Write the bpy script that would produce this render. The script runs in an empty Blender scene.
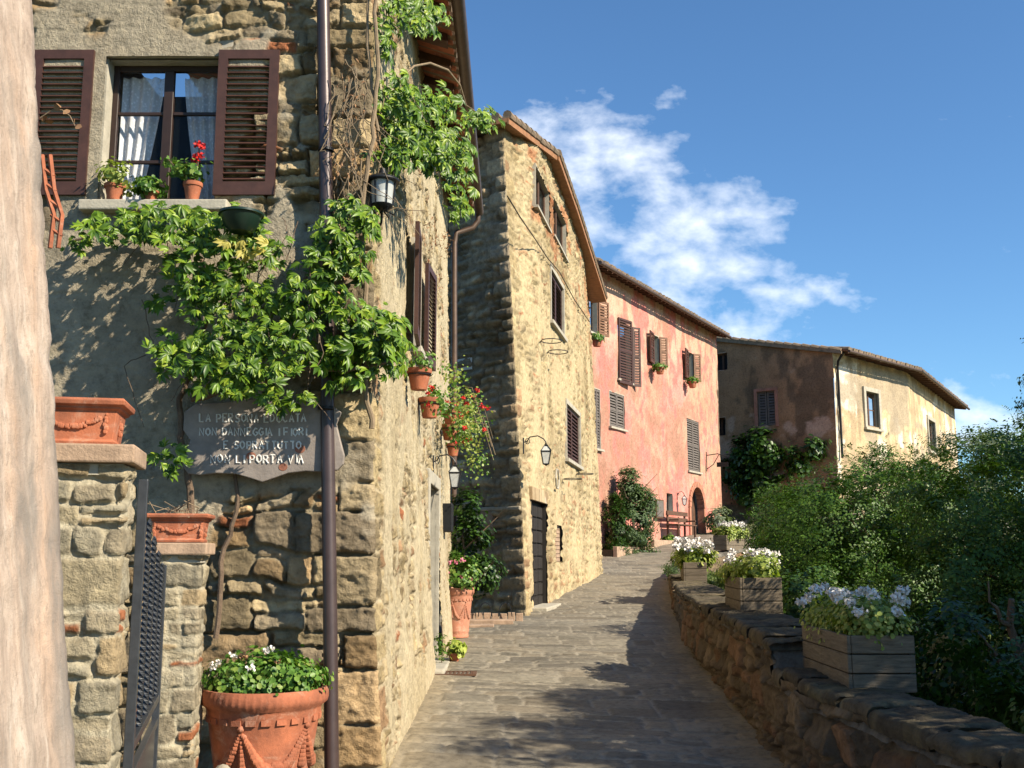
import bpy, math, random
import numpy as np
from mathutils import Vector, Matrix

C = bpy.context.scene.collection
SC = bpy.context.scene
R = math.radians
random.seed(7)
RNG = np.random.default_rng(7)

# ------------------------------------------------------------------ camera, sky, sun, exposure
PITCH = 9.1
FPX = 1065.0
cam_d = bpy.data.cameras.new("camera"); cam = bpy.data.objects.new("camera", cam_d); C.objects.link(cam)
cam.location = (0, 0, 0); cam.rotation_euler = (R(90 + PITCH), 0, 0)
cam_d.sensor_width = 36; cam_d.lens = 36 * FPX / 1024; cam_d.clip_start = 0.05; cam_d.clip_end = 5000
SC.camera = cam

SUN_EL = 36.0
SUNH = Vector((0.848, -0.53, 0)).normalized()
w = bpy.data.worlds.new("World"); SC.world = w; w.use_nodes = True
nt = w.node_tree; nt.nodes.clear()
N = nt.nodes.new; L = nt.links.new
out = N('ShaderNodeOutputWorld'); bg = N('ShaderNodeBackground'); sky = N('ShaderNodeTexSky')
sky.sky_type = 'NISHITA'; sky.sun_disc = False; sky.sun_elevation = R(SUN_EL)
sky.sun_rotation = math.atan2(SUNH.x, SUNH.y)
sky.altitude = 300; sky.air_density = 1.0; sky.dust_density = 0.3; sky.ozone_density = 2.5
bg.inputs[1].default_value = 0.076
# clouds: white puffs mixed into the sky by direction
tc = N('ShaderNodeTexCoord'); sep = N('ShaderNodeSeparateXYZ'); L(tc.outputs['Generated'], sep.inputs[0])
def M_(op, a, b=None, c=None):
    n = N('ShaderNodeMath'); n.operation = op
    for i, v in enumerate((a, b, c)):
        if v is None: continue
        if isinstance(v, (int, float)): n.inputs[i].default_value = v
        else: L(v, n.inputs[i])
    return n.outputs[0]
ymax = M_('MAXIMUM', sep.outputs[1], 0.05)
gu = M_('DIVIDE', sep.outputs[0], ymax); gv = M_('DIVIDE', sep.outputs[2], ymax)
def ell(cx, cy, ang, rl, rw):
    dx = M_('SUBTRACT', gu, cx); dy = M_('SUBTRACT', gv, cy)
    ca, sa = math.cos(ang), math.sin(ang)
    a = M_('DIVIDE', M_('ADD', M_('MULTIPLY', dx, ca), M_('MULTIPLY', dy, sa)), rl)
    b = M_('DIVIDE', M_('SUBTRACT', M_('MULTIPLY', dy, ca), M_('MULTIPLY', dx, sa)), rw)
    r2 = M_('ADD', M_('MULTIPLY', a, a), M_('MULTIPLY', b, b))
    return M_('MAXIMUM', M_('SUBTRACT', 1.0, r2), 0.0)
mask = M_('ADD', M_('ADD', ell(0.132, 0.312, -0.50, 0.25, 0.115), ell(0.40, 0.135, 0.0, 0.13, 0.055)),
          M_('MULTIPLY', ell(0.07, 0.40, 0.5, 0.15, 0.06), 0.55))
mask = M_('MINIMUM', mask, 1.0)
cmb = N('ShaderNodeCombineXYZ'); L(gu, cmb.inputs[0]); L(M_('MULTIPLY', gv, 1.5), cmb.inputs[1])
n1 = N('ShaderNodeTexNoise'); n1.inputs['Scale'].default_value = 15; n1.inputs['Detail'].default_value = 8
n1.inputs['Roughness'].default_value = 0.56; n1.inputs['Distortion'].default_value = 0.1; L(cmb.outputs[0], n1.inputs['Vector'])
dens = M_('ADD', M_('SUBTRACT', n1.outputs['Fac'], 0.70), M_('MULTIPLY', M_('POWER', mask, 0.6), 0.345))
dens = M_('MINIMUM', M_('MAXIMUM', M_('MULTIPLY', dens, 2.5), 0.0), 0.72)
tint = N('ShaderNodeMixRGB'); tint.blend_type = 'MULTIPLY'; tint.inputs[0].default_value = 1; L(sky.outputs[0], tint.inputs[1]); tint.inputs[2].default_value = (.70, 1.0, 1.20, 1)
mx = N('ShaderNodeMixRGB'); L(dens, mx.inputs[0]); L(tint.outputs[0], mx.inputs[1]); mx.inputs[2].default_value = (9.0, 9.4, 10.0, 1)
L(mx.outputs[0], bg.inputs[0]); L(bg.outputs[0], out.inputs[0])

sd = bpy.data.lights.new("sun", 'SUN'); so = bpy.data.objects.new("sun", sd); C.objects.link(so)
sd.energy = 5.0; sd.angle = R(0.55); sd.color = (1.0, 0.89, 0.70)
sv = Vector((SUNH.x * math.cos(R(SUN_EL)), SUNH.y * math.cos(R(SUN_EL)), math.sin(R(SUN_EL))))
so.rotation_euler = sv.to_track_quat('Z', 'Y').to_euler(); so.location = sv * 60
SC.view_settings.view_transform = 'Standard'; SC.view_settings.look = 'None'
SC.view_settings.exposure = 0.98; SC.view_settings.gamma = 1.0; SC.view_settings.use_curve_mapping = False
SC.render.engine = 'CYCLES'
SC.cycles.max_bounces = 5; SC.cycles.diffuse_bounces = 3; SC.cycles.transparent_max_bounces = 8
SC.cycles.use_denoising = True

# ------------------------------------------------------------------ measuring helpers
cp, sp = math.cos(R(PITCH)), math.sin(R(PITCH))
def ray(px, py):
    u = (px - 512) / FPX; v = (384 - py) / FPX
    return u, cp - v * sp, sp + v * cp
def at(px, py, Y):
    a, b, c = ray(px, py); return (a / b * Y, Y, c / b * Y)
class Plane:                       # a vertical wall plane: start point, direction along the wall
    def __init__(s, p0, p1):
        s.p0 = np.array(p0, float); s.p1 = np.array(p1, float)
        d = s.p1 - s.p0; s.len = float(np.linalg.norm(d)); s.d = d / s.len; s.n = np.array((s.d[1], -s.d[0]))
    def uz(s, px, py, off=0.0):
        a, b, c = ray(px, py); P = s.p0 + s.n * off
        t = (P @ s.n) / (a * s.n[0] + b * s.n[1])
        return float((np.array((a * t, b * t)) - P) @ s.d), c * t
    def pt(s, u, z, off=0.0):
        q = s.p0 + s.d * u + s.n * off; return (q[0], q[1], z)
    def rect(s, x0, y0, y1, x1):   # px left, top, bottom measured on the left edge, px right
        u0, z1 = s.uz(x0, y0); _, z0 = s.uz(x0, y1); u1, _ = s.uz(x1, y0)
        return u0, u1, z0, z1

# terrain height along the street
GY = np.array([-20, 0, 4, 8, 14, 18.5, 31, 36, 41, 45, 52, 60, 200, 3000.])
GZ = np.array([-2.0, -1.66, -1.62, -1.53, -1.28, -1.05, -.57, .0, .48, .88, 1.5, 2.2, 4, 4.])
def g(y): return np.interp(y, GY, GZ)

# ------------------------------------------------------------------ numpy noise
def _h(i, j, s):
    n = (i.astype(np.int64) * 374761393 + j.astype(np.int64) * 668265263 + s * 1442695041) & 0x7fffffff
    n = (n ^ (n >> 13)) * 1274126177 & 0x7fffffff
    n = (n ^ (n >> 16)) & 0xffff
    return n / 65535.0
def vn(x, y, s=0):
    xi = np.floor(x); yi = np.floor(y); fx = x - xi; fy = y - yi
    fx = fx * fx * (3 - 2 * fx); fy = fy * fy * (3 - 2 * fy)
    a = _h(xi, yi, s); b = _h(xi + 1, yi, s); c = _h(xi, yi + 1, s); d = _h(xi + 1, yi + 1, s)
    return (a * (1 - fx) + b * fx) * (1 - fy) + (c * (1 - fx) + d * fx) * fy
def fbm(x, y, s=0, o=4):
    t = 0; a = .5; f = 1.0; m = 0
    for k in range(o):
        t = t + a * vn(x * f, y * f, s + k * 17); m += a; a *= .5; f *= 2.03
    return t / m
def sst(a, b, x):
    t = np.clip((x - a) / (b - a), 0, 1); return t * t * (3 - 2 * t)

def rubble(u, z, seed, hm, wm, mort=.012, edge=.03, warp=.05, vary=.45):
    rg = np.random.default_rng(seed)
    wz = z + warp * (fbm(u / .45, z / .45, seed, 3) - .5) * 2
    wu = u + warp * (fbm(u / .3 + 9, z / .3, seed + 5, 3) - .5) * 2
    zmin = z.min() - .5; nrow = int((z.max() - zmin + 1) / hm * 1.6) + 5
    hb = np.cumsum(rg.uniform(1 - vary, 1 + vary, nrow) * hm) + zmin
    row = np.clip(np.searchsorted(hb, wz), 1, nrow - 1)
    db = wz - hb[row - 1]; dt = hb[row] - wz; hh = hb[row] - hb[row - 1]
    umin = u.min() - 1; ncol = int((u.max() - umin + 2) / wm * 2) + 5
    dl = np.zeros_like(u); dr = np.zeros_like(u); col = np.zeros(u.shape, int)
    for r_ in np.unique(row):
        m = row == r_
        f = np.clip((hb[r_] - hb[r_ - 1]) / hm, .6, 1.4)
        ub = np.cumsum(rg.uniform(.4, 1.6, ncol) * wm * f) + umin + rg.uniform(0, wm) - wm
        c_ = np.clip(np.searchsorted(ub, wu[m]), 1, ncol - 1)
        dl[m] = wu[m] - ub[c_ - 1]; dr[m] = ub[c_] - wu[m]; col[m] = c_
    # some stones split in two thin ones
    sr = _h(row, col, seed + 77)
    split = sr < .22
    mid = np.abs(wz - (hb[row - 1] + hh * (.4 + .3 * sr / .22)))
    upper = (wz > hb[row - 1] + hh * (.4 + .3 * sr / .22)) & split
    dv = np.minimum(db, dt); dv = np.where(split, np.minimum(dv, mid), dv)
    dh = np.minimum(dl, dr)
    k = 3.0
    d = (np.maximum(dv, 1e-3) ** -k + np.maximum(dh, 1e-3) ** -k) ** (-1 / k)
    d = d + .012 * (fbm(u / .06, z / .06, seed + 3, 2) - .5) * 2
    h = sst(mort, mort + edge, d)
    ids = row * 131 + col * 7 + upper * 3
    rr = [_h(ids, col, seed + 100 + q) for q in range(4)]
    tilt = np.clip((dl - dr), -.2, .2) * (rr[1] - .5) * .22 + np.clip(dt - db, -.12, .12) * (rr[2] - .3) * .35
    return h, d, rr + [split, tilt]

def palette(r, pal):
    pal = np.array(pal); idx = np.clip((r * len(pal)).astype(int), 0, len(pal) - 1); return pal[idx]

# ------------------------------------------------------------------ objects helpers
ORG = {}
def tag(o, label=None, cat=None, group=None, kind=None):
    if label: o['label'] = label
    if cat: o['category'] = cat
    if group: o['group'] = group
    if kind: o['kind'] = kind
    return o
def thing(name, loc, label, cat, group=None, rz=0):
    o = bpy.data.objects.new(name, None); C.objects.link(o); o.empty_display_size = .2
    o.location = loc; o.rotation_euler = (0, 0, rz); ORG[o.name] = Vector(loc)
    return tag(o, label, cat, group)
def link_mesh(name, me, mat, parent=None, org=None):
    o = bpy.data.objects.new(name, me); C.objects.link(o)
    if parent is not None: o.parent = parent; ORG[o.name] = ORG[parent.name]
    else:
        o.location = org or (0, 0, 0); ORG[o.name] = Vector(org or (0, 0, 0))
    if mat is not None and not me.materials: me.materials.append(mat)
    return o
def np_mesh(name, V, F, mat, parent=None, org=None, col=None, smooth=True):
    o3 = ORG[parent.name] if parent is not None else Vector(org or (0, 0, 0))
    V = np.asarray(V, np.float32) - np.array(o3, np.float32)
    me = bpy.data.meshes.new(name)
    F = np.asarray(F, np.int32); n, k = F.shape
    me.vertices.add(len(V)); me.vertices.foreach_set('co', V.ravel())
    me.loops.add(n * k); me.loops.foreach_set('vertex_index', F.ravel())
    me.polygons.add(n); me.polygons.foreach_set('loop_start', np.arange(0, n * k, k, dtype=np.int32))
    me.polygons.foreach_set('loop_total', np.full(n, k, np.int32))
    me.update(calc_edges=True)
    if smooth: me.polygons.foreach_set('use_smooth', np.ones(n, bool))
    if col is not None:
        a = me.color_attributes.new('Col', 'FLOAT_COLOR', 'POINT')
        cc = np.ones((len(V), 4), np.float32); cc[:, :3] = col; a.data.foreach_set('color', cc.ravel())
    return link_mesh(name, me, mat, parent, org)

class MB:
    def __init__(s): s.v = []; s.f = []
    def add(s, vs, fs):
        n = len(s.v); s.v += [tuple(v) for v in vs]; s.f += [tuple(i + n for i in f) for f in fs]; return s
    def obox(s, c, ax, ay, az):      # centre and three half-axis vectors
        c = Vector(c); ax, ay, az = Vector(ax), Vector(ay), Vector(az)
        vs = [c + ax * i + ay * j + az * k for i in (-1, 1) for j in (-1, 1) for k in (-1, 1)]
        return s.add(vs, [(0, 1, 3, 2), (4, 6, 7, 5), (0, 4, 5, 1), (2, 3, 7, 6), (0, 2, 6, 4), (1, 5, 7, 3)])
    def box(s, x0, x1, y0, y1, z0, z1):
        return s.obox(((x0 + x1) / 2, (y0 + y1) / 2, (z0 + z1) / 2), ((x1 - x0) / 2, 0, 0), (0, (y1 - y0) / 2, 0), (0, 0, (z1 - z0) / 2))
    def pbox(s, pl, u0, u1, z0, z1, o0, o1):   # a box on a wall plane, offsets along its outward normal
        a = Vector(pl.pt((u0 + u1) / 2, (z0 + z1) / 2, (o0 + o1) / 2))
        return s.obox(a, Vector((pl.d[0], pl.d[1], 0)) * (u1 - u0) / 2, Vector((pl.n[0], pl.n[1], 0)) * (o1 - o0) / 2, (0, 0, (z1 - z0) / 2))
    def tube(s, pts, r, seg=8, cap=True, squash=None):
        pts = [Vector(p) for p in pts]; n = len(pts)
        rs = r if isinstance(r, (list, tuple)) else [r] * n
        prev = None; rings = []
        for i, p in enumerate(pts):
            t = (pts[min(i + 1, n - 1)] - pts[max(i - 1, 0)]).normalized()
            if prev is None:
                a = t.cross(Vector((0, 0, 1)));
                if a.length < .1: a = t.cross(Vector((1, 0, 0)))
            else: a = prev - t * prev.dot(t)
            a.normalize(); b = t.cross(a); prev = a
            rings.append([p + (a * math.cos(2 * math.pi * k / seg) + b * math.sin(2 * math.pi * k / seg)) * rs[i] for k in range(seg)])
        vs = [v for rg in rings for v in rg]; fs = []
        for i in range(n - 1):
            for k in range(seg):
                k2 = (k + 1) % seg; fs.append((i * seg + k, i * seg + k2, (i + 1) * seg + k2, (i + 1) * seg + k))
        if cap: fs += [tuple(range(seg))[::-1], tuple((n - 1) * seg + k for k in range(seg))]
        return s.add(vs, fs)
    def lathe(s, prof, c=(0, 0, 0), seg=28, mod=None):
        vs = []; fs = []
        for i, (r, z) in enumerate(prof):
            for k in range(seg):
                a = 2 * math.pi * k / seg; rr = r * (mod(i, k, seg) if mod else 1)
                vs.append((c[0] + rr * math.cos(a), c[1] + rr * math.sin(a), c[2] + z))
        for i in range(len(prof) - 1):
            for k in range(seg):
                k2 = (k + 1) % seg; fs.append((i * seg + k, i * seg + k2, (i + 1) * seg + k2, (i + 1) * seg + k))
        return s.add(vs, fs)
    def sphere(s, c, r, seg=8, rings=5, sc=(1, 1, 1)):
        prof = [(max(math.sin(math.pi * i / rings), 1e-3) * r, -math.cos(math.pi * i / rings) * r) for i in range(rings + 1)]
        vs = []; fs = []
        for i, (rr, z) in enumerate(prof):
            for k in range(seg):
                a = 2 * math.pi * k / seg
                vs.append((c[0] + rr * math.cos(a) * sc[0], c[1] + rr * math.sin(a) * sc[1], c[2] + z * sc[2]))
        for i in range(rings):
            for k in range(seg):
                k2 = (k + 1) % seg; fs.append((i * seg + k, i * seg + k2, (i + 1) * seg + k2, (i + 1) * seg + k))
        return s.add(vs, fs)
    def prism(s, poly, fn0, fn1):    # polygon points mapped to front and back by two functions
        n = len(poly); vs = [fn0(p) for p in poly] + [fn1(p) for p in poly]
        return s.add(vs, [tuple(range(n)), tuple(range(2 * n - 1, n - 1, -1))] + [(i, i + n, (i + 1) % n + n, (i + 1) % n) for i in range(n)])
    def build(s, name, mat, parent=None, org=None, smooth=False, bevel=0, seg=2):
        o3 = ORG[parent.name] if parent is not None else Vector(org or (0, 0, 0))
        me = bpy.data.meshes.new(name)
        me.from_pydata([tuple(Vector(v) - o3) for v in s.v], [], s.f)
        me.validate()
        import bmesh
        bm = bmesh.new(); bm.from_mesh(me); bmesh.ops.recalc_face_normals(bm, faces=bm.faces); bm.to_mesh(me); bm.free()
        if smooth:
            me.polygons.foreach_set('use_smooth', [True] * len(me.polygons))
            try: me.set_sharp_from_angle(angle=R(42))
            except Exception: pass
        o = link_mesh(name, me, mat, parent, org)
        if bevel:
            b = o.modifiers.new('bevel', 'BEVEL'); b.width = bevel; b.segments = seg; b.limit_method = 'ANGLE'; b.angle_limit = R(40)
        return o
def kids(o): return [c for c in list(bpy.data.objects) if c.parent == o]
def dup(o, loc, rz=None, label=None, group=None, scale=None, parent=None):
    c = o.copy(); C.objects.link(c)
    if parent is not None: c.parent = parent
    else:
        c.location = loc; ORG[c.name] = Vector(loc)
        if rz is not None: c.rotation_euler = (0, 0, rz)
        if scale: c.scale = scale if isinstance(scale, tuple) else (scale,) * 3
    if label: c['label'] = label
    if group: c['group'] = group
    for ch in kids(o): dup(ch, None, parent=c)
    return c

# ------------------------------------------------------------------ materials
MAT = {}
AF = .66      # old stone and lime are duller than they look in the sun
def newmat(name):
    m = bpy.data.materials.new(name); m.use_nodes = True; MAT[name] = m
    t = m.node_tree; b = t.nodes['Principled BSDF']; return m, t, b
def ramp(t, stops, src):
    r_ = t.nodes.new('ShaderNodeValToRGB'); e = r_.color_ramp.elements
    while len(e) < len(stops): e.new(.5)
    for i, (p, c) in enumerate(stops): e[i].position = p; e[i].color = (*c, 1)
    t.links.new(src, r_.inputs[0]); return r_.outputs[0]
def noise(t, scale, detail=6, rough=.6, vec=None, dist=0):
    n = t.nodes.new('ShaderNodeTexNoise'); n.inputs['Scale'].default_value = scale; n.inputs['Detail'].default_value = detail
    n.inputs['Roughness'].default_value = rough; n.inputs['Distortion'].default_value = dist
    if vec is not None: t.links.new(vec, n.inputs['Vector'])
    return n.outputs['Fac']
def mix(t, fac, a, b, mode='MIX'):
    m = t.nodes.new('ShaderNodeMixRGB'); m.blend_type = mode
    for i, v in enumerate((fac, a, b)):
        if isinstance(v, (int, float)): m.inputs[i].default_value = v
        elif isinstance(v, tuple): m.inputs[i].default_value = (*v, 1)
        else: t.links.new(v, m.inputs[i])
    return m.outputs[0]
def mp(t, src, a, b, c=0, d=1):
    m = t.nodes.new('ShaderNodeMapRange'); m.inputs[1].default_value = a; m.inputs[2].default_value = b; m.inputs[3].default_value = c; m.inputs[4].default_value = d
    t.links.new(src, m.inputs[0]); return m.outputs[0]
def coords(t, scale=(1, 1, 1)):
    tc = t.nodes.new('ShaderNodeTexCoord'); m = t.nodes.new('ShaderNodeMapping'); m.inputs['Scale'].default_value = scale
    t.links.new(tc.outputs['Object'], m.inputs[0]); return m.outputs[0]
def bump(t, b, h, strength=.4, dist=.02):
    n = t.nodes.new('ShaderNodeBump'); n.inputs['Strength'].default_value = strength; n.inputs['Distance'].default_value = dist
    t.links.new(h, n.inputs['Height']); t.links.new(n.outputs[0], b.inputs['Normal'])
def simple(name, col, rough=.6, var=.25, scale=9, bmp=.15, metal=0, spec=.4, col2=None):
    m, t, b = newmat(name); v = coords(t)
    n = noise(t, scale, 6, .65, v)
    col = tuple(c * .78 for c in col)
    c2 = col2 or tuple(c * (1 - var) for c in col); c1 = tuple(min(1, c * (1 + var)) for c in col)
    t.links.new(ramp(t, [(.3, c2), (.7, c1)], n), b.inputs['Base Color'])
    b.inputs['Roughness'].default_value = rough; b.inputs['Metallic'].default_value = metal
    b.inputs['Specular IOR Level'].default_value = spec
    if bmp: bump(t, b, noise(t, scale * 8, 4, .6, v), bmp, .01)
    return m
def attr_stone(name, bs=45, strength=.5, rough=.95):
    m, t, b = newmat(name); v = coords(t)
    a = t.nodes.new('ShaderNodeAttribute'); a.attribute_name = 'Col'
    n = noise(t, 14, 8, .7, v); n2 = noise(t, bs, 6, .7, v)
    c = mix(t, 1.0, a.outputs['Color'], ramp(t, [(.25, (.50 * AF, .48 * AF, .44 * AF)), (.5, (AF, AF, AF)), (.75, (1.3 * AF, 1.27 * AF, 1.2 * AF))], n), 'MULTIPLY')
    t.links.new(c, b.inputs['Base Color']); b.inputs['Roughness'].default_value = rough; b.inputs['Specular IOR Level'].default_value = .15
    bump(t, b, mix(t, .5, n2, noise(t, bs * .35, 6, .7, v, .5)), strength, .045)
    return m
attr_stone('plaster_old', 9, .6); attr_stone('stone', 48, .85); attr_stone('stone_far', 16, .9); attr_stone('paving', 40, .35, .75)
for nm_, c1_, c2_, pl_ in (('terracotta', (.40, .135, .070), (.17, .065, .04), (.46, .30, .22)), ('terracotta_pale', (.44, .19, .12), (.26, .12, .08), (.52, .38, .29))):
    m, t, b = newmat(nm_); v = coords(t)
    c = ramp(t, [(.32, c2_), (.6, c1_)], noise(t, 4.5, 8, .7, v))
    c = mix(t, mp(t, noise(t, 7, 9, .75, v, .6), .53, .72, 0, .75), c, pl_)
    t.links.new(c, b.inputs['Base Color']); b.inputs['Roughness'].default_value = .88; b.inputs['Specular IOR Level'].default_value = .2
    bump(t, b, noise(t, 60, 6, .7, v), .35, .01)
simple('brick', (.42, .29, .20), .9, .35, 9, .5)
simple('soil', (.05, .035, .02), 1, .3, 30, .5)
simple('shutter_brown', (.070, .030, .022), .55, .25, 12, .12)
simple('shutter_red', (.11, .042, .028), .6, .3, 12, .12)
simple('shutter_tan', (.20, .10, .055), .65, .3, 10, .1)
simple('shutter_grey', (.16, .135, .12), .7, .25, 10, .1)
simple('frame_wood', (.035, .018, .013), .5, .2, 14, .1)
simple('orange_wood', (.34, .16, .07), .7, .3, 7, .2)
simple('dark_wood', (.022, .017, .013), .75, .3, 8, .3)
simple('brown_wood', (.12, .06, .035), .75, .3, 8, .3)
simple('iron', (.020, .021, .024), .45, .3, 20, .1, metal=.4)
simple('gate_iron', (.055, .06, .07), .36, .25, 20, .1, metal=.3)
simple('pipe_paint', (.075, .050, .048), .38, .2, 6, .05, metal=.25, spec=.6)
simple('pipe_copper', (.11, .07, .05), .5, .3, 8, .05, metal=.3)
simple('stone_trim', (.46, .42, .34), .9, .2, 7, .4)
simple('lintel_plaster', (.42, .375, .30), .95, .25, 5, .5)
simple('white_enamel', (.7, .68, .62), .5, .1, 5, 0)
simple('plaque_stone', (.30, .255, .225), .7, .3, 6, .3)
simple('bark', (.16, .11, .075), .95, .4, 12, .7)
simple('dry_stem', (.26, .19, .12), .9, .3, 14, .4)
simple('dry_leaf', (.33, .18, .09), .8, .35, 12, 0)
simple('roof_tile', (.24, .165, .11), .95, .45, 4, .5, col2=(.10, .085, .06))
simple('soffit', (.20, .09, .05), .9, .3, 6, .3)
simple('rubble_rock', (.36, .31, .23), .95, .3, 6, .7)
simple('green_plastic', (.012, .03, .02), .35, .2, 5, 0)
simple('lamp_white', (.75, .75, .72), .4, .05, 5, 0)
simple('red_petal', (.65, .018, .014), .6, .25, 14, 0)
simple('white_petal', (.92, .87, .82), .6, .08, 14, 0)
simple('pink_petal', (.68, .2, .3), .6, .2, 14, 0)
simple('paint_letters', (.80, .78, .74), .6, .08, 30, 0)
simple('rust_spot', (.30, .12, .075), .8, .3, 40, .2)
# weathered boards of the parapet planters
m, t, b = newmat('planter_wood'); v = coords(t, (1, 1, 9))
n = noise(t, 5, 9, .75, v, .4)
t.links.new(ramp(t, [(.3, (.06, .045, .03)), (.5, (.135, .105, .072)), (.75, (.23, .185, .13))], n), b.inputs['Base Color']); b.inputs['Roughness'].default_value = .9
bump(t, b, noise(t, 16, 6, .6, v), .5, .01)
# glass
m, t, b = newmat('glass'); b.inputs['Base Color'].default_value = (.02, .028, .035, 1); b.inputs['Roughness'].default_value = .06; b.inputs['Specular IOR Level'].default_value = .8
b.inputs['Alpha'].default_value = .10
m, t, b = newmat('lamp_glass'); b.inputs['Base Color'].default_value = (.6, .62, .6, 1); b.inputs['Roughness'].default_value = .15; b.inputs['Alpha'].default_value = .6
simple('dark_inside', (.012, .012, .014), .9, .2, 4, 0)
# lace
m, t, b = newmat('lace'); v = coords(t)
vo = t.nodes.new('ShaderNodeTexVoronoi'); vo.inputs['Scale'].default_value = 38; t.links.new(v, vo.inputs['Vector'])
b.inputs['Base Color'].default_value = (.85, .87, .92, 1); b.inputs['Roughness'].default_value = .9
t.links.new(ramp(t, [(.15, (1, 1, 1)), (.45, (.72, .72, .72))], vo.outputs['Distance']), b.inputs['Alpha'])
# plasters
def plaster(name, base, pale, stain, dark, bare, s=1.0, barecut=.62, staincut=.5):
    m, t, b = newmat(name); v = coords(t); vs_ = coords(t, (1, 1, .35)); base, pale, stain, dark, bare = [tuple(q * .72 for q in c_) for c_ in (base, pale, stain, dark, bare)]
    n_big = noise(t, .55 * s, 5, .6, v, .4); n_mid = noise(t, 1.7 * s, 8, .68, vs_, .6); n_f = noise(t, 8 * s, 8, .7, v)
    c = mix(t, mp(t, n_f, .3, .7), base, pale)
    c = mix(t, mp(t, n_mid, staincut, staincut + .13, 0, .9), c, stain); c = mix(t, mp(t, noise(t, .42 * s, 10, .74, v, 1.1), .50, .57, 0, .8), c, stain)
    c = mix(t, mp(t, noise(t, 3.3 * s, 9, .72, vs_, .8), .53, .68, 0, .8), c, dark)
    c = mix(t, mp(t, n_big, barecut, barecut + .05), c, bare)
    tcn = t.nodes.new('ShaderNodeMapping'); 
    t.links.new(c, b.inputs['Base Color']); b.inputs['Roughness'].default_value = .95; b.inputs['Specular IOR Level'].default_value = .15
    bump(t, b, mix(t, .5, noise(t, 5 * s, 9, .7, v), n_big), .6, .08)
    return m
plaster('pink_plaster', (.60, .205, .165), (.64, .29, .23), (.40, .255, .165), (.27, .18, .125), (.66, .50, .36), 1.0, .60, .46)
plaster('dark_plaster', (.30, .20, .13), (.44, .30, .21), (.12, .09, .065), (.07, .055, .045), (.60, .40, .29), .8, .56, .44)
plaster('cream_plaster', (.60, .46, .28), (.68, .54, .35), (.38, .27, .16), (.20, .15, .10), (.90, .80, .66), .9, .57, .44)
plaster('low_pink', (.46, .20, .14), (.52, .24, .17), (.3, .15, .1), (.2, .11, .08), (.4, .26, .18), .9, .7)
# streaky old render of the wall beside the camera
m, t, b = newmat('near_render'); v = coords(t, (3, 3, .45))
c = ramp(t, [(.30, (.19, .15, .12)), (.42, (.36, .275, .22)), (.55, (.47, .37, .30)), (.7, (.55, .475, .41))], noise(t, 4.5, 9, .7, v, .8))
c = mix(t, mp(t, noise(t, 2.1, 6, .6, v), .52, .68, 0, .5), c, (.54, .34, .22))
c = mix(t, mp(t, noise(t, 2.6, 7, .65, coords(t, (2, 2, .4)), .5), .50, .64, 0, .9), c, (.22, .19, .165))  # grey-brown blotches: soft shadow painted into the render colour
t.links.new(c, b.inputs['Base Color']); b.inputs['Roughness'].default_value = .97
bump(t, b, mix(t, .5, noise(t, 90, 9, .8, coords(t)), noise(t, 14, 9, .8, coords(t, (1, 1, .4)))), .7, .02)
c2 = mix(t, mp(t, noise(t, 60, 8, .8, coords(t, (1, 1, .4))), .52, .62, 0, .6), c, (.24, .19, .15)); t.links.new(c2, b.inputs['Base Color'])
# foliage
def leafmat(name, dark, light, trans=.35, rough=.5, yellow=None):
    m, t, b = newmat(name)
    gn = t.nodes.new('ShaderNodeNewGeometry')
    st = [(0, dark), (.75, light), (1, yellow or light)]
    c = ramp(t, st, gn.outputs['Random Per Island'])
    t.links.new(c, b.inputs['Base Color']); b.inputs['Roughness'].default_value = rough; b.inputs['Specular IOR Level'].default_value = .35
    tr = t.nodes.new('ShaderNodeBsdfTranslucent'); t.links.new(mix(t, 1, c, (1.3, 1.5, .5), 'MULTIPLY'), tr.inputs[0])
    ms = t.nodes.new('ShaderNodeMixShader'); ms.inputs[0].default_value = trans
    o = t.nodes['Material Output']; t.links.new(b.outputs[0], ms.inputs[1]); t.links.new(tr.outputs[0], ms.inputs[2]); t.links.new(ms.outputs[0], o.inputs[0])
    return m
leafmat('vine_leaf', (.020, .060, .007), (.125, .22, .014), .20, .42, (.25, .32, .03))
leafmat('bush_leaf', (.015, .04, .009), (.06, .125, .02), .22, .45, (.11, .16, .03))
leafmat('dark_leaf', (.010, .030, .007), (.040, .088, .012), .18, .4)
leafmat('robinia_leaf', (.022, .062, .008), (.066, .135, .012), .16, .5, (.11, .17, .03))
leafmat('olive_leaf', (.07, .10, .06), (.17, .21, .12), .25, .5)
leafmat('pot_leaf', (.035, .09, .015), (.12, .24, .035), .3, .45, (.22, .28, .06))
leafmat('pale_pot_leaf', (.12, .17, .03), (.30, .36, .08), .3, .45, (.42, .40, .12))
leafmat('lime_leaf', (.22, .30, .05), (.42, .46, .10), .3, .5)
leafmat('yellow_leaf', (.38, .32, .06), (.50, .44, .12), .3, .5)
leafmat('oleander_leaf', (.03, .06, .025), (.09, .14, .05), .25, .5)
leafmat('grass_leaf', (.05, .09, .02), (.12, .16, .04), .2, .6)
m, t, b = newmat('earth'); v = coords(t)
t.links.new(ramp(t, [(.35, (.05, .075, .02)), (.5, (.10, .10, .04)), (.7, (.17, .14, .08))], noise(t, .8, 8, .65, v)), b.inputs['Base Color']); b.inputs['Roughness'].default_value = 1
bump(t, b, noise(t, 6, 6, .6, v), .6, .1)

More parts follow.
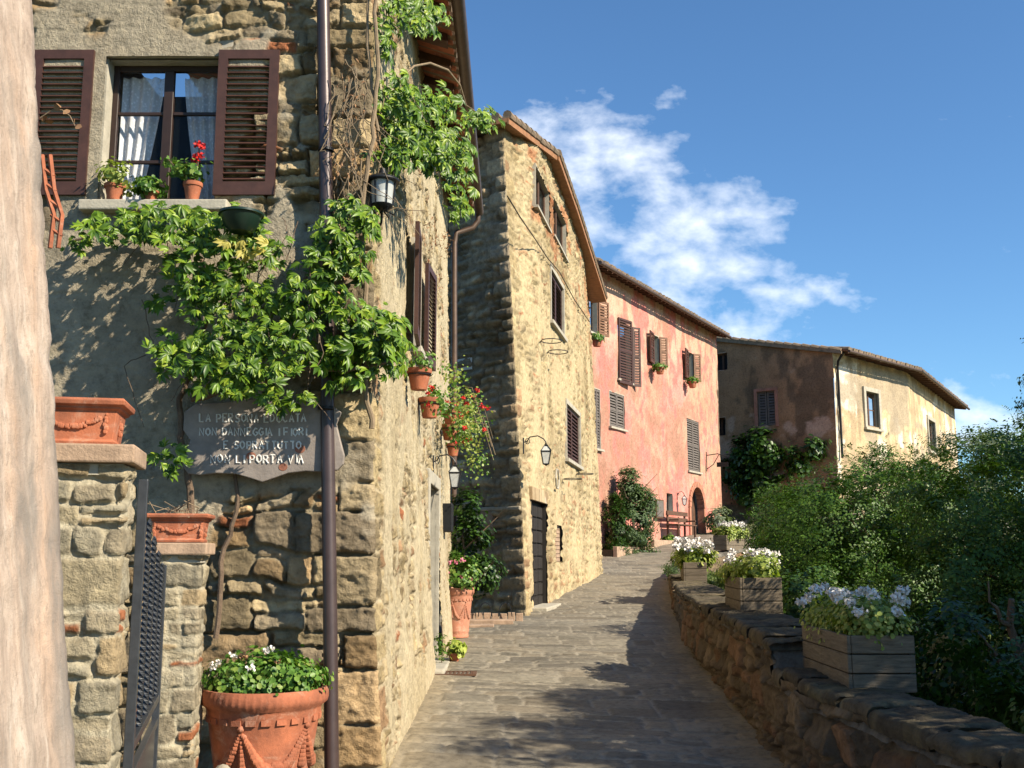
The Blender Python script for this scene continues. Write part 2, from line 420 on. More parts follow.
# ------------------------------------------------------------------ leaves
LEAF4 = (np.array([(0, 0, 0), (.45, .30, .06), (1, 0, -.08), (.45, -.30, .06)]), np.array([(0, 1, 2, 3)]))
LANCE = (np.array([(0, 0, 0), (.25, .13, .04), (.62, .15, .03), (1, 0, -.14), (.62, -.15, .03), (.25, -.13, .04), (.25, 0, 0), (.62, 0, -.02)]),
         np.array([(0, 6, 1, 1), (6, 7, 2, 1), (7, 3, 2, 2), (0, 5, 6, 6), (5, 4, 7, 6), (4, 3, 7, 7)]))
LANCE = (np.array([(0, 0, 0), (.3, .13, .06), (.65, .14, .02), (1, 0, -.20), (.65, -.14, .02), (.3, -.13, .06), (.3, 0, 0), (.65, 0, -.05)]),
         np.array([(0, 6, 1), (6, 7, 2), (6, 2, 1), (7, 3, 2), (0, 5, 6), (5, 4, 7), (5, 7, 6), (4, 3, 7)]))
LROUND = (np.array([(0, 0, 0), (.3, .38, .1), (.75, .36, .1), (1, 0, .02), (.75, -.36, .1), (.3, -.38, .1)]), np.array([(0, 1, 2, 3), (0, 3, 4, 5)]))
def nrm(a): return a / np.maximum(np.linalg.norm(a, axis=1, keepdims=True), 1e-6)
def leaf_mesh(name, pos, dirv, nor, size, tmpl, mat, parent=None, org=None):
    V, F = tmpl; pos = np.asarray(pos, float); n = len(pos)
    x = nrm(dirv); y = nrm(np.cross(nor, x)); z = np.cross(x, y)
    size = np.broadcast_to(size, (n,))[:, None, None]
    P = pos[:, None, :] + size * (V[None, :, 0:1] * x[:, None] + V[None, :, 1:2] * y[:, None] + V[None, :, 2:3] * z[:, None])
    FF = F[None] + (np.arange(n) * len(V))[:, None, None]
    return np_mesh(name, P.reshape(-1, 3), FF.reshape(-1, F.shape[1]), mat, parent, org, smooth=False)
def rdir(n, rg=RNG): return nrm(rg.normal(size=(n, 3)))

def crown_points(blobs, n, rg, clump=.22, nclump=None, shell=.55):
    """leaf positions in clumps spread near the surface of a set of ellipsoids (cx,cy,cz,rx,ry,rz)"""
    B = np.array(blobs, float); vol = (B[:, 3] * B[:, 4] + B[:, 4] * B[:, 5] + B[:, 3] * B[:, 5]); pr = vol / vol.sum()
    nc = nclump or max(20, int(vol.sum() * 9))
    bi = rg.choice(len(B), nc, p=pr); d = rdir(nc, rg); rr = rg.uniform(shell, 1.04, nc) ** .7
    cc = B[bi, :3] + d * B[bi, 3:] * rr[:, None] * rg.uniform(.86, 1.1, nc)[:, None]
    cs = clump * rg.uniform(.5, 1.35, nc)
    ci = rg.integers(0, nc, n)
    dd = rg.normal(size=(n, 3)) * .55
    p = cc[ci] + dd * cs[ci][:, None] * np.array((1, 1, .75))
    out_ = nrm(p - B[bi[ci], :3])
    return p, out_
def foliage(name, blobs, n, size, mat, parent, seed=1, clump=.22, tmpl=LEAF4, up=.5, nclump=None, shell=.55, zmin=None):
    rg = np.random.default_rng(seed)
    p, o = crown_points(blobs, n, rg, clump, nclump, shell)
    if zmin is not None:
        k = p[:, 2] > zmin; p = p[k]; o = o[k]; n = len(p)
    nor = nrm(o * 1.4 + rdir(n, rg) * .5 + np.array((0, 0, up))); d = rdir(n, rg) + o * .3 + np.array((0, 0, -.15))
    d = d - nor * np.sum(d * nor, 1, keepdims=True)
    return leaf_mesh(name, p, d, nor, size * rg.uniform(.6, 1.3, n), tmpl, mat, parent)
def pinnate(name, blobs, n, size, mat, parent, seed=1, clump=.25, nl=9, zmin=None, nclump=None):
    """drooping feathery leaves made of many leaflets"""
    rg = np.random.default_rng(seed); p, o = crown_points(blobs, n, rg, clump, nclump)
    if zmin is not None: k = p[:, 2] > zmin; p = p[k]; o = o[k]; n = len(p)
    ax = nrm(o * .8 + rdir(n, rg) * .8 + np.array((0, 0, .15))); nor = nrm(rdir(n, rg) * .5 + np.array((0, 0, 1.)))
    side = nrm(np.cross(ax, nor)); PP = []; DD = []; NN = []
    Ls = size * rg.uniform(2.2, 4.0, n)
    for k in range(nl):
        t_ = (k // 2 + 1) / (nl / 2 + .5); s_ = 1 if k % 2 else -1
        if k == nl - 1: s_ = 0
        PP.append(p + ax * (Ls * t_)[:, None] + np.array((0, 0, -1.)) * (Ls * t_ * t_ * .35)[:, None]); DD.append(side * s_ + ax * (.4 if s_ else 1)); NN.append(nor)
    return leaf_mesh(name, np.concatenate(PP), np.concatenate(DD), np.concatenate(NN) + rdir(n * nl, rg) * .25, size * np.tile(rg.uniform(.75, 1.2, n), nl), LEAF4, mat, parent)
def palmate(name, pts, out_, size, mat, parent, seed, nl=5, droop=.5):
    rg = np.random.default_rng(seed); n = len(pts)
    nor = nrm(out_ + rdir(n, rg) * .45 + np.array((0, 0, .35)))
    base = nrm(np.cross(nor, rdir(n, rg))); base = nrm(base + np.array((0, 0, -droop)) + out_ * .15); base = nrm(base - nor * np.sum(base * nor, 1, keepdims=True))
    side = np.cross(nor, base); PP = []; DD = []; NN = []; SS = []
    sz = size * rg.uniform(.4, 1.25, n)
    for a, s in ((-.95, .68), (-.45, .9), (0, 1.1), (.45, .9), (.95, .68))[:nl]:
        PP.append(pts); DD.append(base * math.cos(a) + side * math.sin(a)); NN.append(nor + rdir(n, rg) * .45); SS.append(sz * s)
    return leaf_mesh(name, np.concatenate(PP), np.concatenate(DD), np.concatenate(NN), np.concatenate(SS), LANCE, mat, parent)
def petals(name, heads, r, n, size, mat, parent, seed):
    rg = np.random.default_rng(seed); h = np.repeat(np.array(heads), n, 0); d = rdir(len(h), rg) * np.array((1, 1, .7))
    return leaf_mesh(name, h + d * r * rg.uniform(.3, 1, len(h))[:, None], rdir(len(h), rg), d + rdir(len(h), rg) * .4, size, LROUND, mat, parent)
def trunk_mb(base, h, r, seed=0, lean=(0, 0), limbs=5):
    rd = random.Random(seed); mb = MB(); b = Vector(base); pts = []
    for i in range(7):
        f = i / 6; pts.append(b + Vector((lean[0] * f + rd.uniform(-.04, .04), lean[1] * f + rd.uniform(-.04, .04), h * f)))
    mb.tube(pts, [r * (1.25 - .8 * i / 6) for i in range(7)], 8)
    for k in range(limbs):
        s = pts[2 + k % 4]; a = rd.uniform(0, 6.28); l = h * rd.uniform(.35, .6); q = [s]
        for i in range(1, 5):
            f = i / 4; q.append(s + Vector((math.cos(a) * l * f * .8, math.sin(a) * l * f * .8, l * f * .7)) + Vector((rd.uniform(-.05, .05),) * 3))
        mb.tube(q, [r * .5 * (1 - .8 * i / 4) for i in range(5)], 6)
    return mb

# ------------------------------------------------------------------ masonry sheets
def sheet(name, path, z0, z1, res, zres, colorfn, mat, parent, holes=(), top=None, batter=None, bdir=None, smooth=True):
    """a wall face that follows a plan polyline; colorfn(u,z)->(displacement, rgb)"""
    P = np.array(path, float); seg = np.linalg.norm(np.diff(P, axis=0), axis=1); cu = np.concatenate([[0], np.cumsum(seg)])
    ul = []
    for i, s in enumerate(seg):
        r_ = res[i] if isinstance(res, (list, tuple)) else res
        ul.append(np.linspace(cu[i], cu[i + 1], max(2, int(s / r_) + 1)))
    zl = np.linspace(z0, z1, int((z1 - z0) / zres) + 2)
    ul = np.concatenate(ul + [np.array([h[0] for h in holes] + [h[1] for h in holes])]); zl = np.concatenate([zl, [h[2] for h in holes], [h[3] for h in holes]])
    ul = np.unique(np.round(ul, 4)); zl = np.unique(np.round(zl, 4))
    def thin(a, keep):
        o = [a[0]]
        for q in a[1:]:
            if q - o[-1] < .004:
                if any(abs(q - k) < 1e-3 for k in keep): o[-1] = q
                continue
            o.append(q)
        return np.array(o)
    ul = thin(ul, [h[0] for h in holes] + [h[1] for h in holes] + list(cu)); zl = thin(zl, [h[2] for h in holes] + [h[3] for h in holes])
    U, Z = np.meshgrid(ul, zl); nu, nz = len(ul), len(zl)
    D = np.diff(P, axis=0) / seg[:, None]; NR = np.stack([D[:, 1], -D[:, 0]], 1)
    si = np.clip(np.searchsorted(cu, ul, side='right') - 1, 0, len(seg) - 1)
    X = P[si] + D[si] * (ul - cu[si])[:, None]; NN = NR[si].copy()
    for k in range(1, len(cu) - 1):
        j = np.argmin(np.abs(ul - cu[k])); m_ = NR[k - 1] + NR[k]; m_ = m_ / np.linalg.norm(m_); m_ = m_ / max(.4, m_ @ NR[k]); NN[j] = m_
    disp, col = colorfn(U, Z)
    bx_ = batter(U, Z) if batter is not None else 0 * U
    if bdir is None: disp = disp + bx_; bx_ = 0 * U; bdir = (0, 0)
    ZZ = Z.copy()
    if top is not None: ZZ = np.minimum(Z, top(U))
    V = np.stack([X[None, :, 0] + NN[None, :, 0] * disp + bdir[0] * bx_, X[None, :, 1] + NN[None, :, 1] * disp + bdir[1] * bx_, ZZ], -1).reshape(-1, 3)
    ii = np.arange(nz * nu).reshape(nz, nu)
    F = np.stack([ii[:-1, :-1], ii[:-1, 1:], ii[1:, 1:], ii[1:, :-1]], -1)
    keep = np.ones(F.shape[:2], bool); uc = (ul[:-1] + ul[1:]) / 2; zc = (zl[:-1] + zl[1:]) / 2
    for h in holes: keep &= ~((uc[None] > h[0]) & (uc[None] < h[1]) & (zc[:, None] > h[2]) & (zc[:, None] < h[3]))
    if top is not None: keep &= (zl[:-1, None] < top(uc)[None])
    return np_mesh(name, V, F[keep], mat, parent, None, col.reshape(-1, 3), smooth=smooth)

def reveal(mb, pl, u0, u1, z0, z1, d, t_=.0):    # the four cheeks of a hole in a wall, d deep
    e = .03
    mb.pbox(pl, u0 - e, u0, z0 - e, z1 + e, -d, -.004); mb.pbox(pl, u1, u1 + e, z0 - e, z1 + e, -d, -.004)
    mb.pbox(pl, u0, u1, z1, z1 + e, -d, -.004); mb.pbox(pl, u0, u1, z0 - e, z0, -d, -.004); return mb
def louvre_leaf(pl_o, d, n, w_, z0, z1, mat, parent, th=.035, pitch=.046, mid=False):
    """a louvred shutter leaf: origin point (x,y), horizontal direction d, face normal n"""
    mb = MB(); d = Vector((d[0], d[1], 0)); n = Vector((n[0], n[1], 0)); o = Vector((pl_o[0], pl_o[1], 0)); st = min(.07, w_ * .2)
    def B(a, b, za, zb, t0=0., t1=th):
        c = o + d * (a + b) / 2 + n * (t0 + t1) / 2; c.z = (za + zb) / 2
        mb.obox(c, d * (b - a) / 2, n * (t1 - t0) / 2, (0, 0, (zb - za) / 2))
    B(0, st, z0, z1); B(w_ - st, w_, z0, z1); B(st, w_ - st, z0, z0 + .10); B(st, w_ - st, z1 - .07, z1)
    if mid: B(st, w_ - st, (z0 + z1) / 2 - .03, (z0 + z1) / 2 + .03)
    z = z0 + .10 + pitch * .6
    while z < z1 - .09:
        c = o + d * w_ / 2 + n * th * .5; c.z = z
        mb.obox(c, d * (w_ / 2 - st), (n * (.72 if pitch < .07 else .5) + Vector((0, 0, -.6 if pitch < .07 else -.8))) * pitch * (.58 if pitch < .07 else .5), (n * .6 + Vector((0, 0, .72))) * .004); z += pitch
    return mb.build('shutter', mat, parent)
def casement(pl, u0, u1, z0, z1, dep, parent, fmat='frame_wood', cols=2, rows=3, name='window', fw=.05, glassmat='glass', inside=True):
    mb = MB(); mb.pbox(pl, u0, u0 + fw, z0, z1, -dep - .04, -dep); mb.pbox(pl, u1 - fw, u1, z0, z1, -dep - .04, -dep)
    mb.pbox(pl, u0 + fw, u1 - fw, z0, z0 + fw, -dep - .04, -dep); mb.pbox(pl, u0 + fw, u1 - fw, z1 - fw, z1, -dep - .04, -dep)
    for i in range(1, cols):
        u = u0 + (u1 - u0) * i / cols; mb.pbox(pl, u - fw * .8, u + fw * .8, z0 + fw, z1 - fw, -dep - .035, -dep + .008)
    for i in range(1, rows):
        z = z0 + (z1 - z0) * i / rows; mb.pbox(pl, u0 + fw, u1 - fw, z - fw * .3, z + fw * .3, -dep - .03, -dep - .006)
    f = mb.build(name, MAT[fmat], parent, bevel=.004, seg=1)
    gl = MB(); gl.pbox(pl, u0 + fw * .5, u1 - fw * .5, z0 + fw * .5, z1 - fw * .5, -dep - .026, -dep - .02); gl.build('pane', MAT[glassmat], f)
    if inside:
        b = MB(); b.pbox(pl, u0 - .02, u1 + .02, z0 - .02, z1 + .02, -dep - .62, -dep - .6); b.build('interior', MAT['dark_inside'], f)
    return f
def eave(parent, p0, p1, zs0, zs1, ov, back, rise, gutter=True, ends=.1, rafters=.5, drop=.06, soff='soffit', tile=.21, name='roof', th=.1, rw=.04):
    """roof slope whose eave runs p0->p1 with overhang ov; goes back and up behind the wall"""
    pl = Plane(p0, p1); d = Vector((pl.d[0], pl.d[1], 0)); n = Vector((pl.n[0], pl.n[1], 0))
    A = Vector((*p0, zs0)) - d * ends; Bv = Vector((*p1, zs1)) + d * ends
    slope = rise / (back + ov)
    def q(a, off, dz): v = a + n * off; v.z += (ov - off) * slope - ov * slope * .6 + dz; return v
    mb = MB()
    vs = [q(A, ov, 0), q(Bv, ov, 0), q(Bv, -back, 0), q(A, -back, 0), q(A, ov, th * .6), q(Bv, ov, th * .6), q(Bv, -back, th * .6), q(A, -back, th * .6)]
    mb.add(vs, [(0, 3, 2, 1), (4, 5, 6, 7), (0, 1, 5, 4), (1, 2, 6, 5), (2, 3, 7, 6), (3, 0, 4, 7)])
    Lh = (Bv - A).length; k = int(Lh / tile); rd = random.Random(int(Lh * 100))
    deck = mb
    tl = MB()
    for i in range(k + 1):
        a = A.lerp(Bv, (i + .5) / (k + 1)); j = rd.uniform(-.03, .03); dz = rd.uniform(-.01, .012)
        tl.tube([q(a, ov + .07 + j, th * .6 + .02 + dz), q(a, ov * .3, th * .6 + .02 + dz), q(a, -back, th * .6 + .02)], [tile * .44, tile * .42, tile * .4], 8)
    r_ = tl.build(name, MAT['roof_tile'], parent, smooth=True)
    deck.build('soffit', MAT[soff], r_)
    if rafters:
        k = int(Lh / rafters)
        for i in range(k + 1):
            rb = MB(); a = A.lerp(Bv, (i + .3) / (k + .6)); a0 = q(a, -.05, -.045); a1 = q(a, ov - .05, -.045)
            rb.obox((a0 + a1) / 2, (a1 - a0) / 2, d * rw, (0, 0, .045)); rb.build('rafter', MAT['brown_wood'], r_)
    if gutter:
        gb = MB(); gb.tube([q(A, ov + .11, -.01), q(Bv, ov + .11, -.01)], .07, 10); gb.build('gutter', MAT['pipe_copper'], parent, smooth=True)
    return r_, q, A, Bv

# ================================================================== THE SETTING
# one sheet of ground to the horizon
gx = np.unique(np.concatenate([np.linspace(-14, 24, 60), [-1500, -400, -120, -50, 50, 120, 400, 1500]]))
gy = np.unique(np.concatenate([np.linspace(-12, 80, 110), [-1500, -300, -60, 120, 300, 900, 3000]]))
GXX, GYY = np.meshgrid(gx, gy)
def ground_z(x, y):
    s = np.clip(x - 3.2, 0, 30) * .06
    return g(y) - .03 - np.where(y < 34, s * np.clip((34 - y) / 8, 0, 1), 0) + (fbm(x / 2, y / 2, 3, 3) - .5) * .12 * (x > 3.5)
GZZ = ground_z(GXX, GYY); ii = np.arange(GXX.size).reshape(GXX.shape)
F = np.stack([ii[:-1, :-1], ii[:-1, 1:], ii[1:, 1:], ii[1:, :-1]], -1).reshape(-1, 4)
tag(np_mesh('ground', np.stack([GXX, GYY, GZZ], -1).reshape(-1, 3), F, MAT['earth']), kind='structure')

WALLP = [(2.75, 3.2), (2.15, 5.2), (1.95, 7.1), (1.97, 8.1), (2.08, 10.05), (2.36, 14.5), (2.78, 18.3), (3.25, 22.0), (4.1, 28.0), (4.9, 31.0), (6.6, 33.8), (9.2, 35.6)]
WY = np.array([p[1] for p in WALLP]); WX = np.array([p[0] for p in WALLP])
def XL(y):
    return np.where(y < 16.2, -1.0, np.where(y < 18.5, -3.4, np.where(y < 31, .15 + .19 * (y - 18.5), np.where(y < 36, 1.2, 2.9 + .527 * (y - 36)))))
def XR(y): return np.where(y < 31.5, np.interp(y, WY, WX) + .12, 7.4 + (y - 31.5) * .5)
ys = np.concatenate([np.arange(2.5, 7, .06), np.arange(7, 14, .020), np.arange(14, 24, .045), np.arange(24, 44, .12)]); xs = np.concatenate([np.arange(-3.4, 4.0, .03), np.arange(4.0, 16, .15)])
X_, Y_ = np.meshgrid(xs, ys)
h_, d_, r_ = rubble(X_ + .0 * Y_, Y_ + .10 * X_ + .10 * np.sin(X_ * .9), 11, .32, .52, .011, .016, .03, .5)
pal_pav = [(.29, .262, .215), (.265, .245, .205), (.305, .28, .23), (.28, .255, .21), (.25, .23, .195), (.30, .265, .21)]
colp = palette(r_[0], pal_pav) * (.82 + .4 * r_[1])[..., None] * (.8 + .45 * fbm(X_ / .5, Y_ / .5, 5, 4))[..., None]
colp = colp * h_[..., None] + np.array((.43, .39, .32)) * (1 - h_)[..., None]
dirt = sst(.35, .0, X_ - np.maximum(XL(Y_), -.86)) * (Y_ < 16) + sst(.45, .05, XR(Y_) - .12 - X_)
colp = colp * np.array((.86, .84, .81)); colp = colp * (1 - .6 * np.clip(dirt, 0, 1)[..., None]) + .6 * np.clip(dirt, 0, 1)[..., None] * np.array((.42, .34, .22))
Zp = g(Y_) + h_ * .012 + (fbm(X_ / .8, Y_ / .8, 8, 3) - .5) * .06 + r_[2] * .012 + (vn(X_ / .04, Y_ / .04, 3) - .5) * .006 + .012
ii = np.arange(X_.size).reshape(X_.shape); F = np.stack([ii[:-1, :-1], ii[:-1, 1:], ii[1:, 1:], ii[1:, :-1]], -1)
yc = (ys[:-1] + ys[1:]) / 2; xc = (xs[:-1] + xs[1:]) / 2
keep = (xc[None] > XL(yc)[:, None] - .05) & (xc[None] < XR(yc)[:, None])
tag(np_mesh('road', np.stack([X_, Y_, Zp], -1).reshape(-1, 3), F[keep], MAT['paving'], col=colp.reshape(-1, 3)), kind='structure')

def masonry(seed, hm, wm, pal, mortar, amp, mort=.012, edge=.035, plaster_fn=None, plaster_col=(.45, .38, .27), und=.02, warp=.05, mortjit=.12, vary=.45, quoin=None, brickrate=.0, rough=.012):
    def fn(U, Z):
        h, d, r = rubble(U, Z, seed, hm, wm, mort, edge, warp, vary)
        if quoin is not None:
            uc, q0 = quoin; zz = Z + .02 * (fbm(U / .3, Z / .3, seed + 9, 2) - .5); qb = np.cumsum(np.random.default_rng(seed).uniform(.16, .36, 60)) - 2.5; rw = np.clip(np.searchsorted(qb, zz), 1, 59); qh = qb[rw] - qb[rw - 1]; long_ = .20 + .18 * (np.mod(rw, 2)) + .16 * _h(rw, rw * 0, seed)
            inside = np.abs(U - uc) < long_; fz = (zz - qb[rw - 1]) / qh
            dq = np.minimum(np.minimum(fz, 1 - fz) * qh, long_ - np.abs(U - uc)) + .012 * (fbm(U / .06, Z / .06, seed + 3, 2) - .5) * 2
            hq = sst(mort, mort + edge, dq); h = np.where(inside, hq, h); d = np.where(inside, dq, d)
            sd = (U > uc).astype(int) * q0
            r = [np.where(inside, _h(rw, rw * 0 + sd, seed + 40 + k), r[k]) for k in range(4)] + [r[4] & ~inside, np.where(inside, (fz - .5) * .06 * (_h(rw, rw * 0 + sd, seed + 49) - .3), r[5])]
        big = fbm(U / .9, Z / .9, seed + 31, 3); fine = fbm(U / .09, Z / .09, seed + 33, 4); mid = fbm(U / .3, Z / .3, seed + 37, 4)
        c = palette(r[0], pal) * (.72 + .5 * r[1])[..., None] * (.70 + .6 * fine)[..., None]
        if brickrate > 0: c = np.where(((r[2] < brickrate * 3) & r[4])[..., None], np.array((.42, .16, .075)) * (.7 + .6 * r[1])[..., None], c)
        mc = np.array(mortar) * (.78 + .45 * fine)[..., None]
        c = c * h[..., None] + mc * (1 - h)[..., None]
        ridge = np.abs(fbm(U / .14, Z / .11, seed + 61, 4) - .5) * 2
        gapn = sst(.48, .7, fbm(U / .35, Z / .35, seed + 63, 3))
        grit = (vn(U / .03, Z / .022, seed + 66) - .5) * rough * 1.0
        disp = grit + amp * (h * (.6 + .8 * r[3]) - 1.6 * gapn * (1 - h)) + h * (r[5] * amp / .03 - ridge * amp * .7) + rough * (fine - .5) * 2 + und * (big - .5) * 2
        if plaster_fn is not None:
            pm = plaster_fn(U, Z, mid, big)
            pc = np.array(plaster_col) * (.72 + .5 * mid + .12 * fine)[..., None]
            c = c * (1 - pm)[..., None] + pc * pm[..., None]
            disp = disp * (1 - pm) + pm * (amp * .95 + .01 * (mid - .5) + und * (big - .5))
        c = c * (.86 + .3 * big)[..., None]
        return disp, c
    return fn
TAN = [(.42, .33, .20), (.36, .30, .20), (.46, .37, .235), (.33, .28, .205), (.39, .29, .165), (.30, .265, .21), (.44, .36, .25)]
GREY = [(.48, .375, .225), (.40, .315, .195), (.52, .41, .245), (.36, .29, .195), (.54, .37, .20), (.44, .31, .175), (.31, .245, .165)]
YEL = [(.52, .41, .235), (.47, .36, .20), (.56, .45, .27), (.42, .33, .20), (.50, .39, .22), (.44, .28, .16)]

# ================================================================== FRONT HOUSE
h1 = thing('stone_house', (-1, 7.5, -1.55), 'nearest rubble stone house with brown shutters, lace curtained window and creeper', 'house', None)
FP = Plane((-4.6, 7.5), (-1.0, 7.5)); SP = Plane((-1.0, 7.5), (-.95, 16.3)); UC = 3.6
wf = FP.rect(108, 58, 205, 222); print('front window', wf)
# side window and side door
sw = (2.95, 3.75, 2.05, 3.15)
sd_ = (SP.uz(427, 560)[0], SP.uz(436.5, 560)[0], -1.6, .82); print('side door', sd_)
def pl_fn(U, Z, mid, big):
    a = np.zeros_like(U)
    for (cu, cz, ru, rz, s) in ((1.9, 1.75, 1.5, 1.15, 1.2), (1.75, 3.3, 1.15, 1.05, .95), (3.0, 1.3, .35, .9, .75), (2.3, .6, 1.3, .5, .8)):
        a = np.maximum(a, s * (1.25 - ((U - cu) / ru) ** 2 - ((Z - cz) / rz) ** 2))
    a = sst(.30, .52, a + (mid - .5) * 1.6) * .93
    side = sst(UC + .34, UC + .52, U) * sst(.36, .52, mid + (big - .5) * .7 + .04)
    return np.where(U > UC, side * .86, a)
def col_h1(U, Z):
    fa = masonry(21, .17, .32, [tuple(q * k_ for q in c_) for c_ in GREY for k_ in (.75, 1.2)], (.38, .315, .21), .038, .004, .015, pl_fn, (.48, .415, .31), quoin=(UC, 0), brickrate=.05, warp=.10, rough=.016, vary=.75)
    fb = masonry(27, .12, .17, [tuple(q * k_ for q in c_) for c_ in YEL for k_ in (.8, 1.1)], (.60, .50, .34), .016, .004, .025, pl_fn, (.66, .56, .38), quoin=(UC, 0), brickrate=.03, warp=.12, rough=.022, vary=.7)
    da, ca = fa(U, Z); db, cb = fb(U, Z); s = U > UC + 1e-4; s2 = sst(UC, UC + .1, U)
    c = np.where(s[..., None], cb, ca)
    stain = sst(.55, .75, fbm(U / .5, Z / 1.4, 91, 4)) * .35
    c = c * (1 - stain[..., None] * np.array((.35, .4, .5)))
    return np.where(s, db, da) * (1 - .5 * (np.abs(U - UC) < .01)), c
bat = lambda U, Z: np.interp(Z, [-1.9, -.5, 1, 4.5, 6], [.14, .05, 0, -.08, -.1]) * np.clip((U - 2.5) / 1.1, 0, 1)
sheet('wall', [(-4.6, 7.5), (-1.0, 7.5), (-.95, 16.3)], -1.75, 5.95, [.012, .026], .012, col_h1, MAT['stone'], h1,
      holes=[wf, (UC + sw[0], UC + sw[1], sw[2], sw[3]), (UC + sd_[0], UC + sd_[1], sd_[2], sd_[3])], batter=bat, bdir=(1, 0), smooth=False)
mb = MB(); mb.box(-4.62, -1.45, 16.15, 16.3, -1.7, 5.9); mb.box(-4.75, -4.6, 7.5, 16.3, -1.7, 5.9); mb.box(-1.45, -1.2, 16.18, 16.28, -1.7, 5.9); mb.build('back_wall', MAT['stone_trim'], h1)
mb = MB(); reveal(mb, FP, *wf, .26); mb.build('window_reveal', MAT['stone_trim'], h1)
win = casement(FP, *wf, .13, h1, fw=.045)
# lace curtains
def curtain(pl, u0, u1, z0, z1, off, sway, parent, seed):
    nu_, nz_ = 40, 24; V = []; rd = random.Random(seed)
    for j in range(nz_ + 1):
        for i in range(nu_ + 1):
            f = i / nu_; h = 1 - j / nz_; a = u0 + (u1 - u0) * f; pull = sway * (1 - h) ** 1.3 * (f if sway < 0 else (1 - f))
            V.append(pl.pt(a + pull, z0 + (z1 - z0) * h, off + .018 * math.sin(f * 24 + seed + h * 1.3)))
    ii = np.arange((nu_ + 1) * (nz_ + 1)).reshape(nz_ + 1, nu_ + 1); F = np.stack([ii[:-1, :-1], ii[:-1, 1:], ii[1:, 1:], ii[1:, :-1]], -1).reshape(-1, 4)
    np_mesh('curtain', V, F, MAT['lace'], parent)
wm_ = (wf[0] + wf[1]) / 2
curtain(FP, wf[0] + .04, wm_ - .06, wf[2] + .06, wf[3] - .05, -.235, -.16, win, 1)
curtain(FP, wm_ + .08, wf[1] - .04, wf[2] + .06, wf[3] - .05, -.235, .16, win, 2)
mb = MB(); mb.pbox(FP, wf[0] - .10, wf[1] + .12, wf[2] - .075, wf[2] + .004, -.16, .13); mb.build('window_sill', MAT['stone_trim'], h1, bevel=.012)
mb = MB(); mb.pbox(FP, wf[0] - .16, wf[1] + .10, wf[3], wf[3] + .15, -.05, .012); mb.build('lintel', MAT['lintel_plaster'], h1, bevel=.02)
a = FP.rect(38, 53, 197, 97); louvre_leaf((FP.pt(a[0], 0, .0)[0], 7.5 - .02), (1, 0), (0, -1), a[1] - a[0], a[2], a[3], MAT['shutter_brown'], h1)
a = FP.rect(221, 53, 197, 281); louvre_leaf((FP.pt(a[0], 0, .0)[0], 7.5 - .02), (1, 0), (0, -1), a[1] - a[0], a[2], a[3], MAT['shutter_brown'], h1)
mb = MB(); reveal(mb, SP, *sw, .3); mb.build('window_reveal', MAT['stone_trim'], h1)
casement(SP, *sw, .2, h1)
mb = MB(); mb.pbox(SP, sw[0] - .06, sw[1] + .06, sw[2] - .06, sw[2] + .003, -.2, .09); mb.build('window_sill', MAT['stone_trim'], h1, bevel=.01)
def sleaf(u, width, ang, sgn, z0, z1, off=.01):
    o = SP.pt(u, 0, off); a = R(ang); d = (SP.d * math.cos(a) * sgn + SP.n * math.sin(a)); n = (SP.n * math.cos(a) - SP.d * math.sin(a) * sgn)
    louvre_leaf(o[:2], d, n, width, z0, z1, MAT['shutter_brown'], h1, th=.04)
sleaf(2.93, .62, 3, -1, 2.05, 3.15, .03); sleaf(3.78, .62, 4, 1, 2.05, 3.15, .03)
mb = MB(); reveal(mb, SP, *sd_, .3); mb.build('door_reveal', MAT['stone_trim'], h1)
mb = MB(); mb.pbox(SP, sd_[0], sd_[1], sd_[2], sd_[3], -.27, -.22)
for k in range(5): mb.pbox(SP, sd_[0] + .03 + (sd_[1] - sd_[0] - .06) * k / 5 + .01, sd_[0] + .03 + (sd_[1] - sd_[0] - .06) * (k + 1) / 5 - .01, sd_[2] + .1, sd_[3] - .05, -.22, -.2)
dr = mb.build('door', MAT['dark_wood'], h1)
mb = MB(); mb.pbox(SP, sd_[0] - .16, sd_[0], sd_[2], sd_[3] + .16, -.04, .035); mb.pbox(SP, sd_[1], sd_[1] + .16, sd_[2], sd_[3] + .16, -.04, .035); mb.pbox(SP, sd_[0], sd_[1], sd_[3], sd_[3] + .16, -.04, .03)
mb.build('door_surround', MAT['stone_trim'], h1, bevel=.01)
mb = MB(); mb.pbox(SP, sd_[0] - .2, sd_[1] + .2, -1.5, float(g(11.9 + .6)) + .075, -.2, .22); mb.build('doorstep', MAT['stone_trim'], h1, bevel=.02)
# roof, with terracotta tiles seen between the rafters
eave(h1, (-1.08, 7.0), (-1.06, 16.6), 5.66, 5.60, .42, 3.6, 1.3, True, .0, .62, soff='terracotta', rw=.09)
mb = MB(); gp = Vector((-.55, 16.55, 5.5)); mb.tube([gp, gp + Vector((0, 0, -.18)), gp + Vector((-.08, .0, -.30)), gp + Vector((-.34, -.12, -.42)), gp + Vector((-.37, -.14, -.6)), (-.90, 16.35, 3.0), (-.88, 16.36, -1.1)], .045, 10)
mb.build('downpipe', MAT['pipe_copper'], h1, smooth=True)
